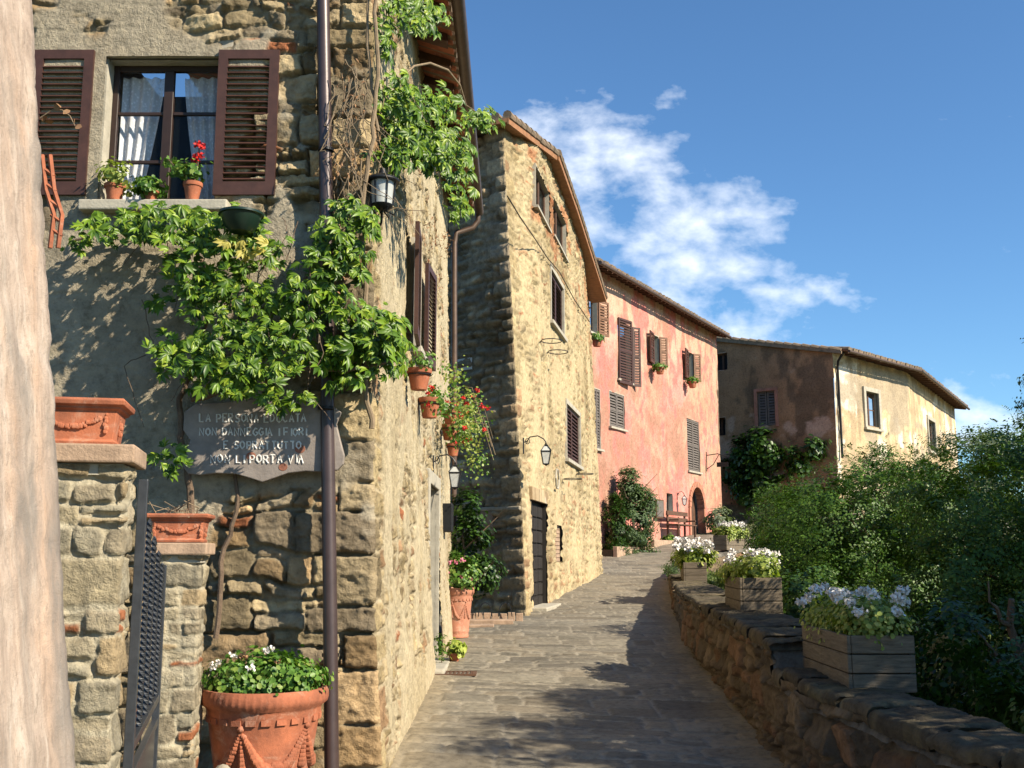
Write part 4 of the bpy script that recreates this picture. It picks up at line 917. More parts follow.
def cap_stone(s0, s1, zt_, k):
    nL, nW = max(6, int((s1 - s0) / .03)), 20; w_a = .40 if (zt_ < -.8) else .60; t_ = rdc.uniform(.07, .11); jz = rdc.uniform(-.012, .014); tl = rdc.uniform(-.03, .03); o0 = rdc.uniform(-.055, -.02); o1 = w_a + rdc.uniform(-.04, .03)
    prof = [(o0, -t_), (o0 - .012, -t_ * .6), (o0 - .004, -.018)] + [(o0 + .02 + (o1 - o0 - .04) * i / nW, 0) for i in range(nW + 1)] + [(o1 + .004, -.02), (o1 + .01, -t_)]
    S = np.linspace(s0 + .006, s1 - .006, nL + 1); V = []
    for i, s_ in enumerate(S):
        cx, cy = np.interp(s_, cu_, path[:, 0]), np.interp(s_, cu_, path[:, 1]); nx, ny = np.interp(s_, cu_, vn_[:, 0]), np.interp(s_, cu_, vn_[:, 1]); e_ = min(i, nL - i); dz_ = -.018 if e_ == 0 else 0
        for (o_, z_) in prof: V.append((cx + nx * o_, cy + ny * o_, zt_ + z_ + dz_ * (z_ > -.03) + jz + tl * (o_ - .3), s_, o_))
    V = np.array(V); m_ = len(prof)
    nzv = (fbm(V[:, 3] / .16, V[:, 4] / .16, 60 + k, 5) - .5) * .045 + (vn(V[:, 3] / .025, V[:, 4] / .025, 9 + k) - .5) * .012; V[:, 2] += nzv; V[:, 0] += (fbm(V[:, 3] / .12, V[:, 2] / .05, 33 + k, 3) - .5) * .03
    ii = np.arange(len(V)).reshape(nL + 1, m_); F = np.stack([ii[:-1, :-1], ii[1:, :-1], ii[1:, 1:], ii[:-1, 1:]], -1).reshape(-1, 4)
    F = F[:, ::-1]; ends = []
    base = np.array([(.155, .125, .085), (.12, .10, .072), (.18, .145, .10), (.135, .115, .08)][k % 4]); c_ = base * (.55 + .9 * fbm(V[:, 3] / .08, V[:, 4] / .08, k, 4))[:, None]
    c_ = np.where((fbm(V[:, 3] / .2, V[:, 4] / .2, k + 5, 3) > .6)[:, None], c_ * np.array((1.35, 1.35, 1.2)), c_)
    fan = [(ii[0, j], ii[0, j + 1], ii[0, m_ - 1 - j - 1], ii[0, m_ - 1 - j]) for j in range(m_ // 2 - 1)] + [(ii[-1, m_ - 1 - j], ii[-1, m_ - 1 - j - 1], ii[-1, j + 1], ii[-1, j]) for j in range(m_ // 2 - 1)]
    np_mesh('cap_stone', V[:, :3], np.concatenate([F, np.array(fan)]), MAT['stone'], pw, col=c_, smooth=False)
k_ = 0; s_step = float(np.interp(8.14, path[:, 1], cu_)); s_end = float(np.interp(24, path[:, 1], cu_))
while sp_ < s_end:
    l_ = rdc.uniform(.32, .72); e_ = sp_ + l_
    if sp_ < s_step and e_ > s_step - .15: e_ = s_step
    ym = float(np.interp((sp_ + e_) / 2, cu_, path[:, 1])); cap_stone(sp_, e_, float(WT(ym)) + .045 + (.0 if ym > 8.14 else .03), k_); sp_ = e_; k_ += 1
mb = MB(); xs_ = float(np.interp(8.14, WY, WX)); mb.obox((xs_ + .30, 8.22, -.82), (.30, 0, 0), (0, .05, 0), (0, 0, .17)); mb.build('end_face', MAT['rubble_rock'], pw, bevel=.02)
bk = [(p[0] + n_[0] * .61, p[1] + n_[1] * .61) for p, n_ in zip(path, vn_)]
sheet('back_face', bk, -3.2, .45, .1, .1, pwcol, MAT['stone'], pw, top=lambda u: WT(np.interp(u, np.linspace(0, 1, len(bk)) * u.max(), [b[1] for b in bk])) - .03)
mb = MB(); p0 = path[0]; n0 = vn_[0]; mb.add([(p0[0] - n0[0] * .03, p0[1] - n0[1] * .03, -2.1), (p0[0] + n0[0] * .61, p0[1] + n0[1] * .61, -2.1), (p0[0] + n0[0] * .61, p0[1] + n0[1] * .61, -.83), (p0[0] - n0[0] * .03, p0[1] - n0[1] * .03, -.83)], [(0, 1, 2, 3)]); mb.build('end_face', MAT['rubble_rock'], pw)

# ================================================================== WALL BESIDE THE CAMERA
nw = thing('rendered_wall', (-1.1, 2.0, -1.6), 'streaky pale rendered wall end, close beside the camera at far left', 'wall')
def colnear(U, Z): return .05 * (fbm(U / .5, Z / .9, 41, 4) - .5) + .012 * (fbm(U / .06, Z / .06, 42, 4) - .5), np.ones(U.shape + (3,))
nbat = lambda U, Z: np.interp(Z, [-1.7, -.49, 1.43, 3], [.13, -.06 + .05, -.23, -.36])
zz_ = np.linspace(-1.75, 2.6, 360); cols = [(y, 0.0) for y in np.linspace(.4, 2.6, 110)] + [(2.6 + .02 * math.sin(q), -.02 - .9 * (q / 12) ** 1.5) for q in range(1, 13)]
YC, ZC = np.meshgrid([c[0] for c in cols], zz_); XO, _ = np.meshgrid([c[1] for c in cols], zz_)
XC = -1.03 + XO + np.interp(ZC, [-1.7, -.49, .4, 1.43, 2.6], [.14, .01, -.10, -.235, -.36]) + .02 * (fbm(YC / .5, ZC / 1.2, 41, 3) - .5) + .016 * (fbm(YC / .05 + XO * 9, ZC / .06, 42, 4) - .5)
ii = np.arange(YC.size).reshape(YC.shape); F = np.stack([ii[:-1, :-1], ii[:-1, 1:], ii[1:, 1:], ii[1:, :-1]], -1).reshape(-1, 4)
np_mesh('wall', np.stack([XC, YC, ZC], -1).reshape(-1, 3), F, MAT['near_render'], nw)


# ================================================================== FRONT HOUSE: THINGS ON AND BEFORE IT
# stone sign with hand painted capitals
SG = Vector(at(262, 440, 7.38)); sgn = thing('stone_sign', SG, 'grey stone sign with hand painted white Italian lettering, hung under the creeper', 'sign')
out_px = [(184, 412), (195, 404), (225, 402), (262, 398), (300, 402), (330, 404), (341, 412), (336, 424), (340, 440), (344, 455), (343, 464), (337, 470), (326, 472), (305, 471), (288, 473), (274, 478), (262, 482), (250, 478), (236, 474), (216, 473), (200, 475), (188, 474), (182, 466), (186, 452), (190, 440), (183, 430)]
Y0 = 7.33; poly = [at(x, y, Y0) for x, y in out_px]
mb = MB(); mb.prism(poly, lambda p: (p[0], p[1], p[2]), lambda p: (p[0], p[1] + .05, p[2])); mb.build('slab', MAT['plaque_stone'], sgn, bevel=.006)
GL = {'A': [[(0, 0), (.5, 1), (1, 0)], [(.2, .38), (.8, .38)]], 'B': [[(0, 0), (0, 1), (.7, .9), (.6, .55), (0, .5)], [(.6, .55), (.9, .3), (.7, 0), (0, 0)]], 'C': [[(1, .85), (.5, 1), (0, .6), (0, .3), (.5, 0), (1, .15)]], 'D': [[(0, 0), (0, 1), (.7, .85), (1, .5), (.7, .12), (0, 0)]],
      'E': [[(1, 1), (0, 1), (0, 0), (1, 0)], [(0, .52), (.7, .52)]], 'F': [[(1, 1), (0, 1), (0, 0)], [(0, .52), (.7, .52)]], 'G': [[(1, .85), (.5, 1), (0, .6), (0, .3), (.5, 0), (1, .2), (1, .45), (.6, .45)]], 'I': [[(.5, 0), (.5, 1)]],
      'L': [[(0, 1), (0, 0), (.9, 0)]], 'N': [[(0, 0), (0, 1), (1, 0), (1, 1)]], 'O': [[(.5, 1), (0, .7), (0, .3), (.5, 0), (1, .3), (1, .7), (.5, 1)]], 'P': [[(0, 0), (0, 1), (.8, .95), (.95, .7), (.7, .48), (0, .45)]], 'R': [[(0, 0), (0, 1), (.8, .95), (.95, .7), (.7, .48), (0, .45)], [(.4, .46), (1, 0)]],
      'S': [[(1, .9), (.5, 1), (.05, .78), (.3, .55), (.85, .42), (.95, .15), (.5, 0), (0, .12)]], 'T': [[(.5, 0), (.5, 1)], [(0, 1), (1, 1)]], 'U': [[(0, 1), (0, .25), (.5, 0), (1, .25), (1, 1)]], 'V': [[(0, 1), (.5, 0), (1, 1)]]}
rd = random.Random(4)
def letter_line(text, x0, x1, yb, h):
    mb = MB(); n = sum((.62 if c == ' ' else .42) if c in ' I' else 1 for c in text); wch = (x1 - x0) / n; x = x0
    for c in text:
        wc = wch * ((.62 if c == ' ' else .42) if c in ' I' else 1)
        for st in GL.get(c, []):
            jx, jy = rd.uniform(-.4, .4), rd.uniform(-.5, .5)
            ww = wc * (.66 if c != 'I' else .9)
            pp = [Vector(at(x + px_ * ww + jx, yb - py_ * h + jy, Y0 - .0025)) for px_, py_ in st]
            mb.tube(pp, .0062, 5)
        x += wc
    return mb
for tx, x0, x1, yb, h in (('LA PERSONA EDUCATA', 200, 308, 422, 8), ('NON DANNEGGIA I FIORI', 200, 308, 435.5, 7.5), ('E SOPRATTUTTO', 224, 303, 449, 7.5), ('NON LI PORTA VIA', 211, 305, 463, 8)):
    letter_line(tx, x0, x1, yb, h).build('lettering', MAT['paint_letters'], sgn)
for x, y, r in ((251, 456, 4.2), (300, 449, 4.5), (283, 467, 4)):
    c = at(x, y, Y0 - .001); mb = MB(); mb.lathe([(.001, 0), (r / 150, 0), (r / 160, .0015), (.001, .0015)], (0, 0, 0), 14); mb.v = [(c[0] + p[0] * 1.2, c[1] - p[2], c[2] + p[1]) for p in mb.v]; mb.build('rust_spot', MAT['rust_spot'], sgn)

# plants on the window sill
def clay_pot(org, r, h, parent, mat='terracotta', plain=True, name='pot'):
    mb = MB(); prof = [(r * .62, 0), (r * .66, .01), (r * .90, h * .76), (r * 1.0, h * .78), (r * 1.04, h * .88), (r * 1.02, h), (r * .90, h), (r * .86, h * .86), (.002, h * .86)]
    mb.lathe([(0.002, 0)] + prof, org, 26); mb.build(name, MAT[mat], parent, smooth=True)
def sill_plant(px, py, r, h, blobs, n, ls, leaf, label, flowers=None, mat='terracotta', stems=None, name='potted_plant', tmpl=LROUND, Y=7.42, seed=3):
    o = Vector(at(px, py, Y)); o.z = wf[2] + .004; t = thing(name, o, label, 'potted plant', 'potted plants on the window sill')
    clay_pot(o, r, h, t, mat)
    B = [(o.x + b[0], o.y + b[1], o.z + b[2], b[3], b[3], b[4]) for b in blobs]
    foliage('foliage', B, n, ls, MAT[leaf], t, seed, .05, tmpl, nclump=24)
    if stems:
        mb = MB()
        for s in stems: mb.tube([o + Vector(q) for q in s], .005, 5)
        mb.build('stem', MAT['bark'], t)
    if flowers: petals('blossom', [o + Vector(f) for f in flowers[0]], .03, 26, .022, MAT[flowers[1]], t, seed)
    return t
sill_plant(114, 203, .075, .12, [(0, -.02, .19, .10, .10), (.09, -.02, .14, .07, .06)], 420, .032, 'pale_pot_leaf', 'small clay pot with pale leafy herb at the left end of the window sill')
sill_plant(151, 203, .055, .07, [(-.02, -.02, .10, .09, .06), (.05, -.02, .09, .06, .05)], 360, .034, 'pot_leaf', 'lowest pot with dark green leaves in the middle of the window sill', mat='terracotta')
sill_plant(192, 203, .068, .135, [(-.10, -.01, .24, .07, .05), (.0, -.02, .22, .08, .07), (-.19, 0, .32, .03, .03)], 260, .034, 'pot_leaf', 'clay pot with leggy geranium and red blossoms on the window sill',
           flowers=([(.035, -.03, .42), (.05, -.02, .34), (.02, -.03, .30), (.06, -.03, .40), (.03, -.05, .32)], 'red_petal'), stems=[[(0, 0, .1), (-.05, 0, .18), (-.13, -.01, .25), (-.2, -.01, .33)], [(0, 0, .1), (.03, -.01, .22), (.04, -.02, .42)], [(0, 0, .1), (-.02, 0, .22), (-.06, 0, .30)]])
o = Vector(at(241, 222, 6.86)); t = thing('hanging_bowl', o, 'dark green plastic bowl hanging under the right shutter among the creeper', 'plant bowl')
mb = MB(); mb.lathe([(.002, -.07), (.07, -.07), (.11, -.03), (.135, .04), (.15, .045), (.15, .06), (.13, .06), (.10, -.02), (.002, -.03)], o, 28); mb.build('bowl', MAT['green_plastic'], t, smooth=True)
mb = MB(); mb.tube([o + Vector((0, .14, .05)), o + Vector((0, .4, .05)), o + Vector((0, .66, .12))], .006, 6); mb.build('bracket', MAT['iron'], t)

# creepers
def vine_pts(zones, seed, mul=1.0):
    rg = np.random.default_rng(seed); P = []
    for (x, y, rx, ry, ya, yb, n) in zones:
        n = int(n * mul)
        a = rg.uniform(0, 2 * np.pi, n); r = np.sqrt(rg.uniform(0, 1, n)) * rg.uniform(.75, 1.12, n)
        for k in range(n): P.append(at(x + rx * r[k] * math.cos(a[k]), y + ry * r[k] * math.sin(a[k]), rg.uniform(ya, yb)))
    return np.array(P)
vine = thing('climbing_creeper', at(190, 500, 7.3), 'green creeper spreading across the front wall from under the window down to the sign', 'creeper')
Z1 = [(110, 230, 46, 17, 7.0, 7.32, 60), (165, 222, 50, 22, 6.9, 7.3, 110), (225, 232, 42, 30, 6.85, 7.25, 130), (262, 248, 26, 22, 6.95, 7.3, 50), (205, 270, 45, 34, 6.85, 7.25, 130),
      (230, 310, 45, 40, 6.85, 7.25, 170), (190, 355, 42, 24, 6.8, 7.2, 100), (265, 350, 52, 32, 6.85, 7.25, 150), (235, 378, 50, 18, 6.8, 7.2, 80), (300, 300, 34, 36, 6.9, 7.3, 120), (160, 300, 12, 10, 7.1, 7.3, 12),
      (325, 250, 20, 30, 6.95, 7.3, 70), (170, 460, 18, 16, 7.0, 7.3, 22), (285, 400, 30, 12, 6.95, 7.25, 30), (80, 245, 18, 8, 7.1, 7.35, 14)]
P = vine_pts(Z1, 5, 1.12); palmate('foliage', P, np.tile((.25, -1, .1), (len(P), 1)), .085, MAT['vine_leaf'], vine, 6)
P2 = vine_pts([(255, 245, 22, 14, 6.85, 6.95, 14), (235, 238, 12, 8, 6.8, 6.9, 8)], 8); palmate('yellowing_leaves', P2, np.tile((.25, -1, .1), (len(P2), 1)), .085, MAT['yellow_leaf'], vine, 9)
mb = MB(); rd = random.Random(2)
def vstem(mb, pts, Y, r0, r1, wob=2):
    q = []
    for i in range(len(pts) - 1):
        for k in range(5):
            f = k / 5; q.append((pts[i][0] + (pts[i + 1][0] - pts[i][0]) * f + rd.uniform(-wob, wob), pts[i][1] + (pts[i + 1][1] - pts[i][1]) * f + rd.uniform(-wob, wob)))
    q.append(pts[-1]); n = len(q); yy = Y if callable(Y) else (lambda f: Y)
    mb.tube([at(a, b, yy(i / n)) for i, (a, b) in enumerate(q)], [r0 + (r1 - r0) * i / n for i in range(n)], 7)
vstem(mb, [(192, 560), (190, 490), (182, 440), (180, 400), (200, 340), (215, 290), (190, 240), (130, 225), (75, 240)], 7.36, .028, .008)
vstem(mb, [(215, 640), (222, 560), (240, 500), (236, 470)], 7.42, .02, .012)
vstem(mb, [(190, 400), (260, 385), (300, 368), (345, 372), (400, 360)], 7.2, .022, .008)
vstem(mb, [(215, 290), (260, 310), (300, 290), (330, 240)], 7.3, .014, .006)
for k in range(26):
    x, y = rd.uniform(100, 320), rd.uniform(215, 360); vstem(mb, [(x, y), (x + rd.uniform(-25, 25), y + rd.uniform(10, 50)), (x + rd.uniform(-35, 35), y + rd.uniform(30, 80))], rd.uniform(7.0, 7.32), .004, .002, 1.2)
mb.build('stem', MAT['bark'], vine, smooth=True)

cv = thing('climbing_creeper', at(372, 500, 7.25), 'tall creeper hanging round the house corner behind the downpipe and lantern', 'creeper')
Z2 = [(352, 225, 26, 28, 7.0, 7.4, 80), (350, 262, 24, 20, 7.0, 7.4, 55), (372, 330, 34, 26, 7.0, 7.5, 110), (350, 360, 32, 26, 7.0, 7.4, 90), (388, 350, 20, 26, 7.2, 7.8, 50), (335, 300, 14, 22, 7.0, 7.3, 30),
      (405, 110, 30, 26, 7.5, 8.8, 150), (425, 145, 34, 22, 7.8, 9.4, 150), (395, 150, 26, 20, 7.4, 8.4, 80), (450, 165, 24, 22, 8.2, 9.6, 60), (462, 185, 14, 16, 8.6, 9.6, 20), (455, 212, 10, 10, 8.6, 9.2, 12),
      (478, 118, 18, 12, 8.6, 9.6, 34), (440, 100, 22, 14, 8.0, 9.2, 34), (408, 12, 34, 22, 7.6, 8.8, 90), (385, 40, 16, 18, 7.4, 8.2, 22)]
Z2 += [(430, 130, 34, 30, 7.9, 9.2, 70), (455, 150, 22, 20, 8.4, 9.5, 46), (462, 205, 10, 14, 8.8, 9.5, 16), (395, 90, 20, 20, 7.5, 8.3, 34), (485, 122, 14, 10, 8.8, 9.5, 18), (430, 18, 22, 16, 8.0, 8.8, 34)]
P = vine_pts(Z2, 15, 1.3); palmate('foliage', P, np.tile((.8, -.7, .1), (len(P), 1)), .098, MAT['vine_leaf'], cv, 16, droop=.9)
mb = MB()
vstem(mb, [(372, 430), (365, 380), (366, 300), (360, 220), (372, 140), (378, 60), (374, -20)], 7.33, .02, .014)
vstem(mb, [(378, 130), (370, 60), (366, -20)], 7.36, .012, .009)
mb.tube([at(405, 75, 7.9), at(414, 66, 8.1), at(430, 63, 8.4), at(448, 70, 8.8), at(460, 85, 9.1), at(466, 105, 9.3)], .009, 6)
mb.tube([at(466, 105, 9.3), at(476, 112, 9.2), at(490, 116, 9.1)], .006, 6)
for k in range(70):
    x, y = rd.uniform(334, 396), rd.uniform(60, 190); vstem(mb, [(x, y), (x + rd.uniform(-20, 22), y + rd.uniform(10, 45)), (x + rd.uniform(-30, 40), y + rd.uniform(30, 90))], rd.uniform(7.15, 7.5) if x < 370 else rd.uniform(7.6, 8.6), .0045, .002, 1.5)
mb.build('stem', MAT['dry_stem'], cv, smooth=True)
P = vine_pts([(352, 95, 16, 40, 7.25, 7.4, 60), (345, 165, 14, 30, 7.2, 7.4, 50), (445, 245, 7, 16, 12, 14.5, 90), (432, 232, 7, 20, 10.5, 12, 50), (437, 285, 5, 14, 12.2, 14, 40), (345, 285, 16, 14, 7.1, 7.35, 30)], 25)
rg = np.random.default_rng(3); leaf_mesh('dead_leaves', P, rdir(len(P), rg) + np.array((0, 0, -.6)), rdir(len(P), rg) + np.array((.5, -.6, 0)), rg.uniform(.02, .055, len(P)), LANCE, MAT['dry_leaf'], cv)
# dead twig and rusty hook by the left shutter
o = Vector(at(60, 115, 7.3)); t = thing('dry_twig', o, 'dead twig with curled brown leaves in front of the left shutter', 'twig')
mb = MB(); mb.tube([at(40, 118, 7.3), at(52, 110, 7.3), at(62, 110, 7.3), at(70, 116, 7.3), at(75, 126, 7.3)], .004, 6); mb.build('stem', MAT['dry_stem'], t)
P = np.array([at(x, y, 7.29) for x, y in ((43, 116), (47, 120), (60, 111), (63, 114), (74, 122), (75, 127), (45, 121), (61, 108))]); leaf_mesh('dead_leaves', P, rdir(8, rg), rdir(8, rg) + np.array((0, -1, 0)), .06, LROUND, MAT['dry_leaf'], t)

# lanterns
def lantern_a(o, sc=1.0):
    t = thing('wall_lantern', o, 'round topped black wall lantern with milky glass on the house corner among creeper', 'lantern')
    o = Vector(o)
    mb = MB(); mb.lathe([(.002, .30), (.02, .29), (.03, .25), (.11, .215), (.125, .20), (.125, .19), (.09, .185), (.002, .185)], o, 24)
    mb.lathe([(.002, -.03), (.03, -.03), (.075, .0), (.08, .015), (.002, .015)], o, 24)
    for k in range(6):
        a = k * math.pi / 3; mb.tube([o + Vector((.078 * math.cos(a), .078 * math.sin(a), .01)), o + Vector((.092 * math.cos(a), .092 * math.sin(a), .19))], .006, 5)
        mb.tube([o + Vector((.03 * math.cos(a), .03 * math.sin(a), -.03)), o + Vector((.09 * math.cos(a), .09 * math.sin(a), -.06)), o + Vector((.11 * math.cos(a), .11 * math.sin(a), -.02))], .006, 5)
    mb.build('lamp_frame', MAT['iron'], t, smooth=True)
    mb = MB(); mb.lathe([(.072, .012), (.085, .188)], o, 24); mb.build('glass_cylinder', MAT['lamp_glass'], t, smooth=True)
    mb = MB(); mb.sphere(o + Vector((0, 0, .09)), .04, 12, 8, (1, 1, 1.6)); mb.build('bulb', MAT['lamp_white'], t, smooth=True)
    mb = MB(); w_ = Vector((-1.03, 7.72, o.z - .05)); mb.tube([o + Vector((0, 0, -.03)), o + Vector((-.01, .05, -.10)), (w_ + o) / 2 + Vector((0, 0, -.10)), w_], .010, 7); mb.obox(w_, (.012, 0, 0), (0, .03, 0), (0, 0, .08)); mb.build('bracket', MAT['iron'], t, smooth=True)
lantern_a(at(382, 207, 7.42), 1.2)
def lantern_b(o, wallv, label, H=.42, name='wall_lantern', scroll=True):
    """six sided tapering street lantern hung from a scrolled arm; wallv = vector from lantern to the wall"""
    o = Vector(o); t = thing(name, o, label, 'lantern'); wv = Vector(wallv); s = H / .42
    def ringp(r, z): return [o + Vector((r * s * math.cos(k * math.pi / 2 + .785), r * s * math.sin(k * math.pi / 2 + .785), z * s)) for k in range(4)]
    mb = MB(); a, b_, c_, d_ = ringp(.075, 0), ringp(.13, .24), ringp(.14, .25), ringp(.03, .36)
    for k in range(4):
        k2 = (k + 1) % 4; mb.tube([a[k], b_[k]], .009 * s, 5); mb.tube([a[k], a[k2]], .009 * s, 5); mb.tube([b_[k], b_[k2]], .011 * s, 5); mb.tube([c_[k], d_[k]], .009 * s, 5)
    mb.lathe([(.002, .42 * s), (.02 * s, .40 * s), (.012 * s, .385 * s), (.045 * s, .36 * s), (.035 * s, .34 * s), (.002, .34 * s)], o, 10); mb.lathe([(.002, -.04 * s), (.015 * s, -.03 * s), (.06 * s, 0), (.002, 0)], o, 8)
    mb.build('lamp_frame', MAT['iron'], t)
    mb = MB(); mb.add(ringp(.07, .005) + ringp(.125, .235), [(0, 1, 5, 4), (1, 2, 6, 5), (2, 3, 7, 6), (3, 0, 4, 7)]); mb.add(ringp(.125, .245) + ringp(.03, .35), [(0, 1, 5, 4), (1, 2, 6, 5), (2, 3, 7, 6), (3, 0, 4, 7)]); mb.build('lamp_pane', MAT['lamp_glass'], t)
    mb = MB(); top = o + Vector((0, 0, .42 * s)); mb.tube([top, top + Vector((0, 0, .06 * s)) + wv * .1, top + Vector((0, 0, .12 * s)) + wv * .35, top + Vector((0, 0, .10 * s)) + wv * .7, top + Vector((0, 0, .02 * s)) + wv * .82, top + wv * .98], .012 * s, 6)
    mb.tube([top + wv * .98 + Vector((0, 0, .08)), top + wv * .98 - Vector((0, 0, .22 * s))], .016 * s, 6)
    q = [top + wv * (.8 + .1 * math.cos(a * .9)) + Vector((0, 0, .02 + .05 * math.sin(a * .9))) for a in range(8)]; mb.tube(q, .008 * s, 5); mb.build('bracket', MAT['iron'], t, smooth=True)
    return t
lantern_b((-.69, 12.9, .80), (-.27, 0, 0), 'small black hanging lantern on a scrolled arm beside the side door of the creeper house', .31)
l2 = at(545.5, 464, 0); z_ = 0
u_, zz_ = BP.uz(546, 464, .4); p_ = BP.pt(u_, zz_, .4); lantern_b(p_, (-BP.n[0] * .4, -BP.n[1] * .4, 0), 'black lantern on a scrolled arm above the dark door of the tall stone house', .38)
u_, zz_ = PP_.uz(684.5, 505, .3); lantern_b(PP_.pt(u_, zz_, .3), (-PP_.n[0] * .3, -PP_.n[1] * .3, 0), 'small lantern beside the arched doorway of the pink house', .42)

# pots hung on the side wall
def wall_pot(loc, r, h, label, seed, n=260, red=6, drop=.0):
    o = Vector(loc); t = thing('hanging_pot', o, label, 'flower pot', 'clay pots hung along the side wall'); clay_pot(o, r, h, t)
    mb = MB(); q = [o + Vector((r * .98 * math.cos(a * .524), r * .98 * math.sin(a * .524), h * .70)) for a in range(13)]; mb.tube(q, .006, 5); mb.tube([o + Vector((-r * .98, 0, h * .7)), Vector((-1.0, o.y, o.z + h * .7))], .007, 5); mb.build('pot_ring', MAT['iron'], t)
    rg = np.random.default_rng(seed)
    B = [(o.x + .02, o.y, o.z + h + .06, r * 1.3, r * 1.3, .09)] + ([(o.x + .12, o.y - .1, o.z + h - .02 - drop * .5, .12, .22, .12 + drop * .5)] if drop else [])
    foliage('foliage', B, n, .034, MAT['pot_leaf'], t, seed, .07, LROUND, nclump=22)
    if red: petals('blossom', [(o.x + rg.uniform(-.05, .25), o.y + rg.uniform(-.2, .2), o.z + h + rg.uniform(-.1 - drop, .16)) for _ in range(red)], .03, 22, .024, MAT['red_petal'], t, seed)
    return t
wall_pot(at(419, 390, 9.8), .115, .20, 'largest clay pot hung on the side wall, nearest of the row below the shutters', 1, 160, 0)
wall_pot(at(429.5, 418, 11.0), .115, .21, 'second clay pot of the row on the side wall, with geranium trailing behind it', 2, 260, 5, .1)
wall_pot(at(450, 424, 13.6), .10, .18, 'half hidden clay pot under the thickest red geraniums on the side wall', 3, 160, 3, .1)
wall_pot(at(449.5, 440, 14.3), .12, .21, 'clay pot low in the row, above the small hanging lantern', 4, 300, 6, .2)
wall_pot(at(453, 456, 15.2), .10, .18, 'farthest and lowest clay pot of the row, against the downpipe', 5, 120, 2)
gt = thing('red_geranium', (-.7, 12.4, 1.7), 'airy mass of red trailing geraniums spilling from the side window ledge', 'flowering plant')
foliage('foliage', [(-.66, 12.4, 2.02, .14, .7, .10), (-.56, 13.2, 1.8, .16, .7, .22), (-.50, 14.0, 1.6, .18, .7, .26), (-.46, 14.3, 1.2, .16, .5, .24)], 650, .034, MAT['pale_pot_leaf'], gt, 8, .12, LROUND, nclump=90)
foliage('fresh_leaves', [(-.66, 12.4, 2.02, .14, .7, .10), (-.56, 13.2, 1.8, .16, .7, .22), (-.50, 14.0, 1.6, .18, .7, .26), (-.46, 14.3, 1.2, .16, .5, .24)], 450, .034, MAT['pot_leaf'], gt, 9, .12, LROUND, nclump=80)
rg = np.random.default_rng(12); petals('blossom', [(-.45 + rg.uniform(-.2, .15), rg.uniform(12.4, 14.2), 1.75 + rg.uniform(-.35, .25)) for _ in range(13)], .03, 22, .026, MAT['red_petal'], gt, 3)
mb = MB()
for k in range(7): a = Vector((rg.uniform(-.85, -.6), rg.uniform(12.2, 14.2), rg.uniform(1.5, 1.9))); mb.tube([a, a + Vector((.12, rg.uniform(-.2, .2), .15)), a + Vector((.3, rg.uniform(-.3, .3), .1)), a + Vector((.42, rg.uniform(-.4, .4), -.3))], .004, 4)
mb.build('stem', MAT['dry_stem'], gt)
# letter box, small plaque
o = SP.pt(SP.uz(442, 526)[0] - .2, .35, .09); mb = MB(); mb.box(o[0] - .1, o[0] + .07, o[1] - .16, o[1] + .16, .30, .68); t = tag(mb.build('letter_box', MAT['iron'], None, o, bevel=.012), 'small black metal letter box on the wall past the side door', 'letter box')
c = LP.uz(468, 365); mb = MB(); mb.pbox(LP, c[0] - .17, c[0] + .17, c[1] - .11, c[1] + .11, .07, .10); tag(mb.build('wall_plaque', MAT['white_enamel'], None, LP.pt(c[0], c[1], .08), bevel=.004), 'small pale marble plaque high on the shaded end of the tall stone house', 'plaque')
c = BP.uz(554, 479); mb = MB(); q = [BP.pt(c[0] + .22 * math.cos(a * 1.047), c[1] + .22 * math.sin(a * 1.047), .07) for a in range(7)]; mb.tube(q, .02, 6); tag(mb.build('wall_ring', MAT['stone_trim'], None, BP.pt(*c, .07)), 'small pale hexagonal frame on the wall right of the lantern of the tall house', 'wall ornament')
# iron pot rings on the tall house
for k, (x, y, lab) in enumerate(((550.5, 341, 'upper left empty iron pot ring under the upper shuttered window'), (557, 352, 'upper right empty iron pot ring under the upper shuttered window'), (572, 479, 'left empty iron pot ring under the lower shuttered window'), (584, 474, 'right empty iron pot ring under the lower shuttered window'))):
    c = BP.uz(x, y, .22); o = Vector(BP.pt(*c, .24)); dv = Vector((BP.d[0], BP.d[1], 0)); nv = Vector((BP.n[0], BP.n[1], 0)); mb = MB()
    mb.tube([o + dv * (.24 * math.cos(a * .4488)) + nv * (.20 * math.sin(a * .4488)) for a in range(15)], .010, 5); mb.tube([o - nv * .2, o - nv * .26], .010, 5)
    tag(mb.build('pot_ring', MAT['iron'], None, o, smooth=True), lab, 'iron ring', 'empty pot rings on the tall house')
mb = MB(); q = []
for x, y in ((508, 196), (520, 216), (535, 238), (548, 258), (560, 272), (575, 300), (590, 322)): c = BP.uz(x, y, .08); q.append(BP.pt(*c, .07))
mb.tube(q, .012, 5); tag(mb.build('cable', MAT['iron'], None, q[0]), 'thin dark cable sagging across the upper wall of the tall stone house', 'cable')

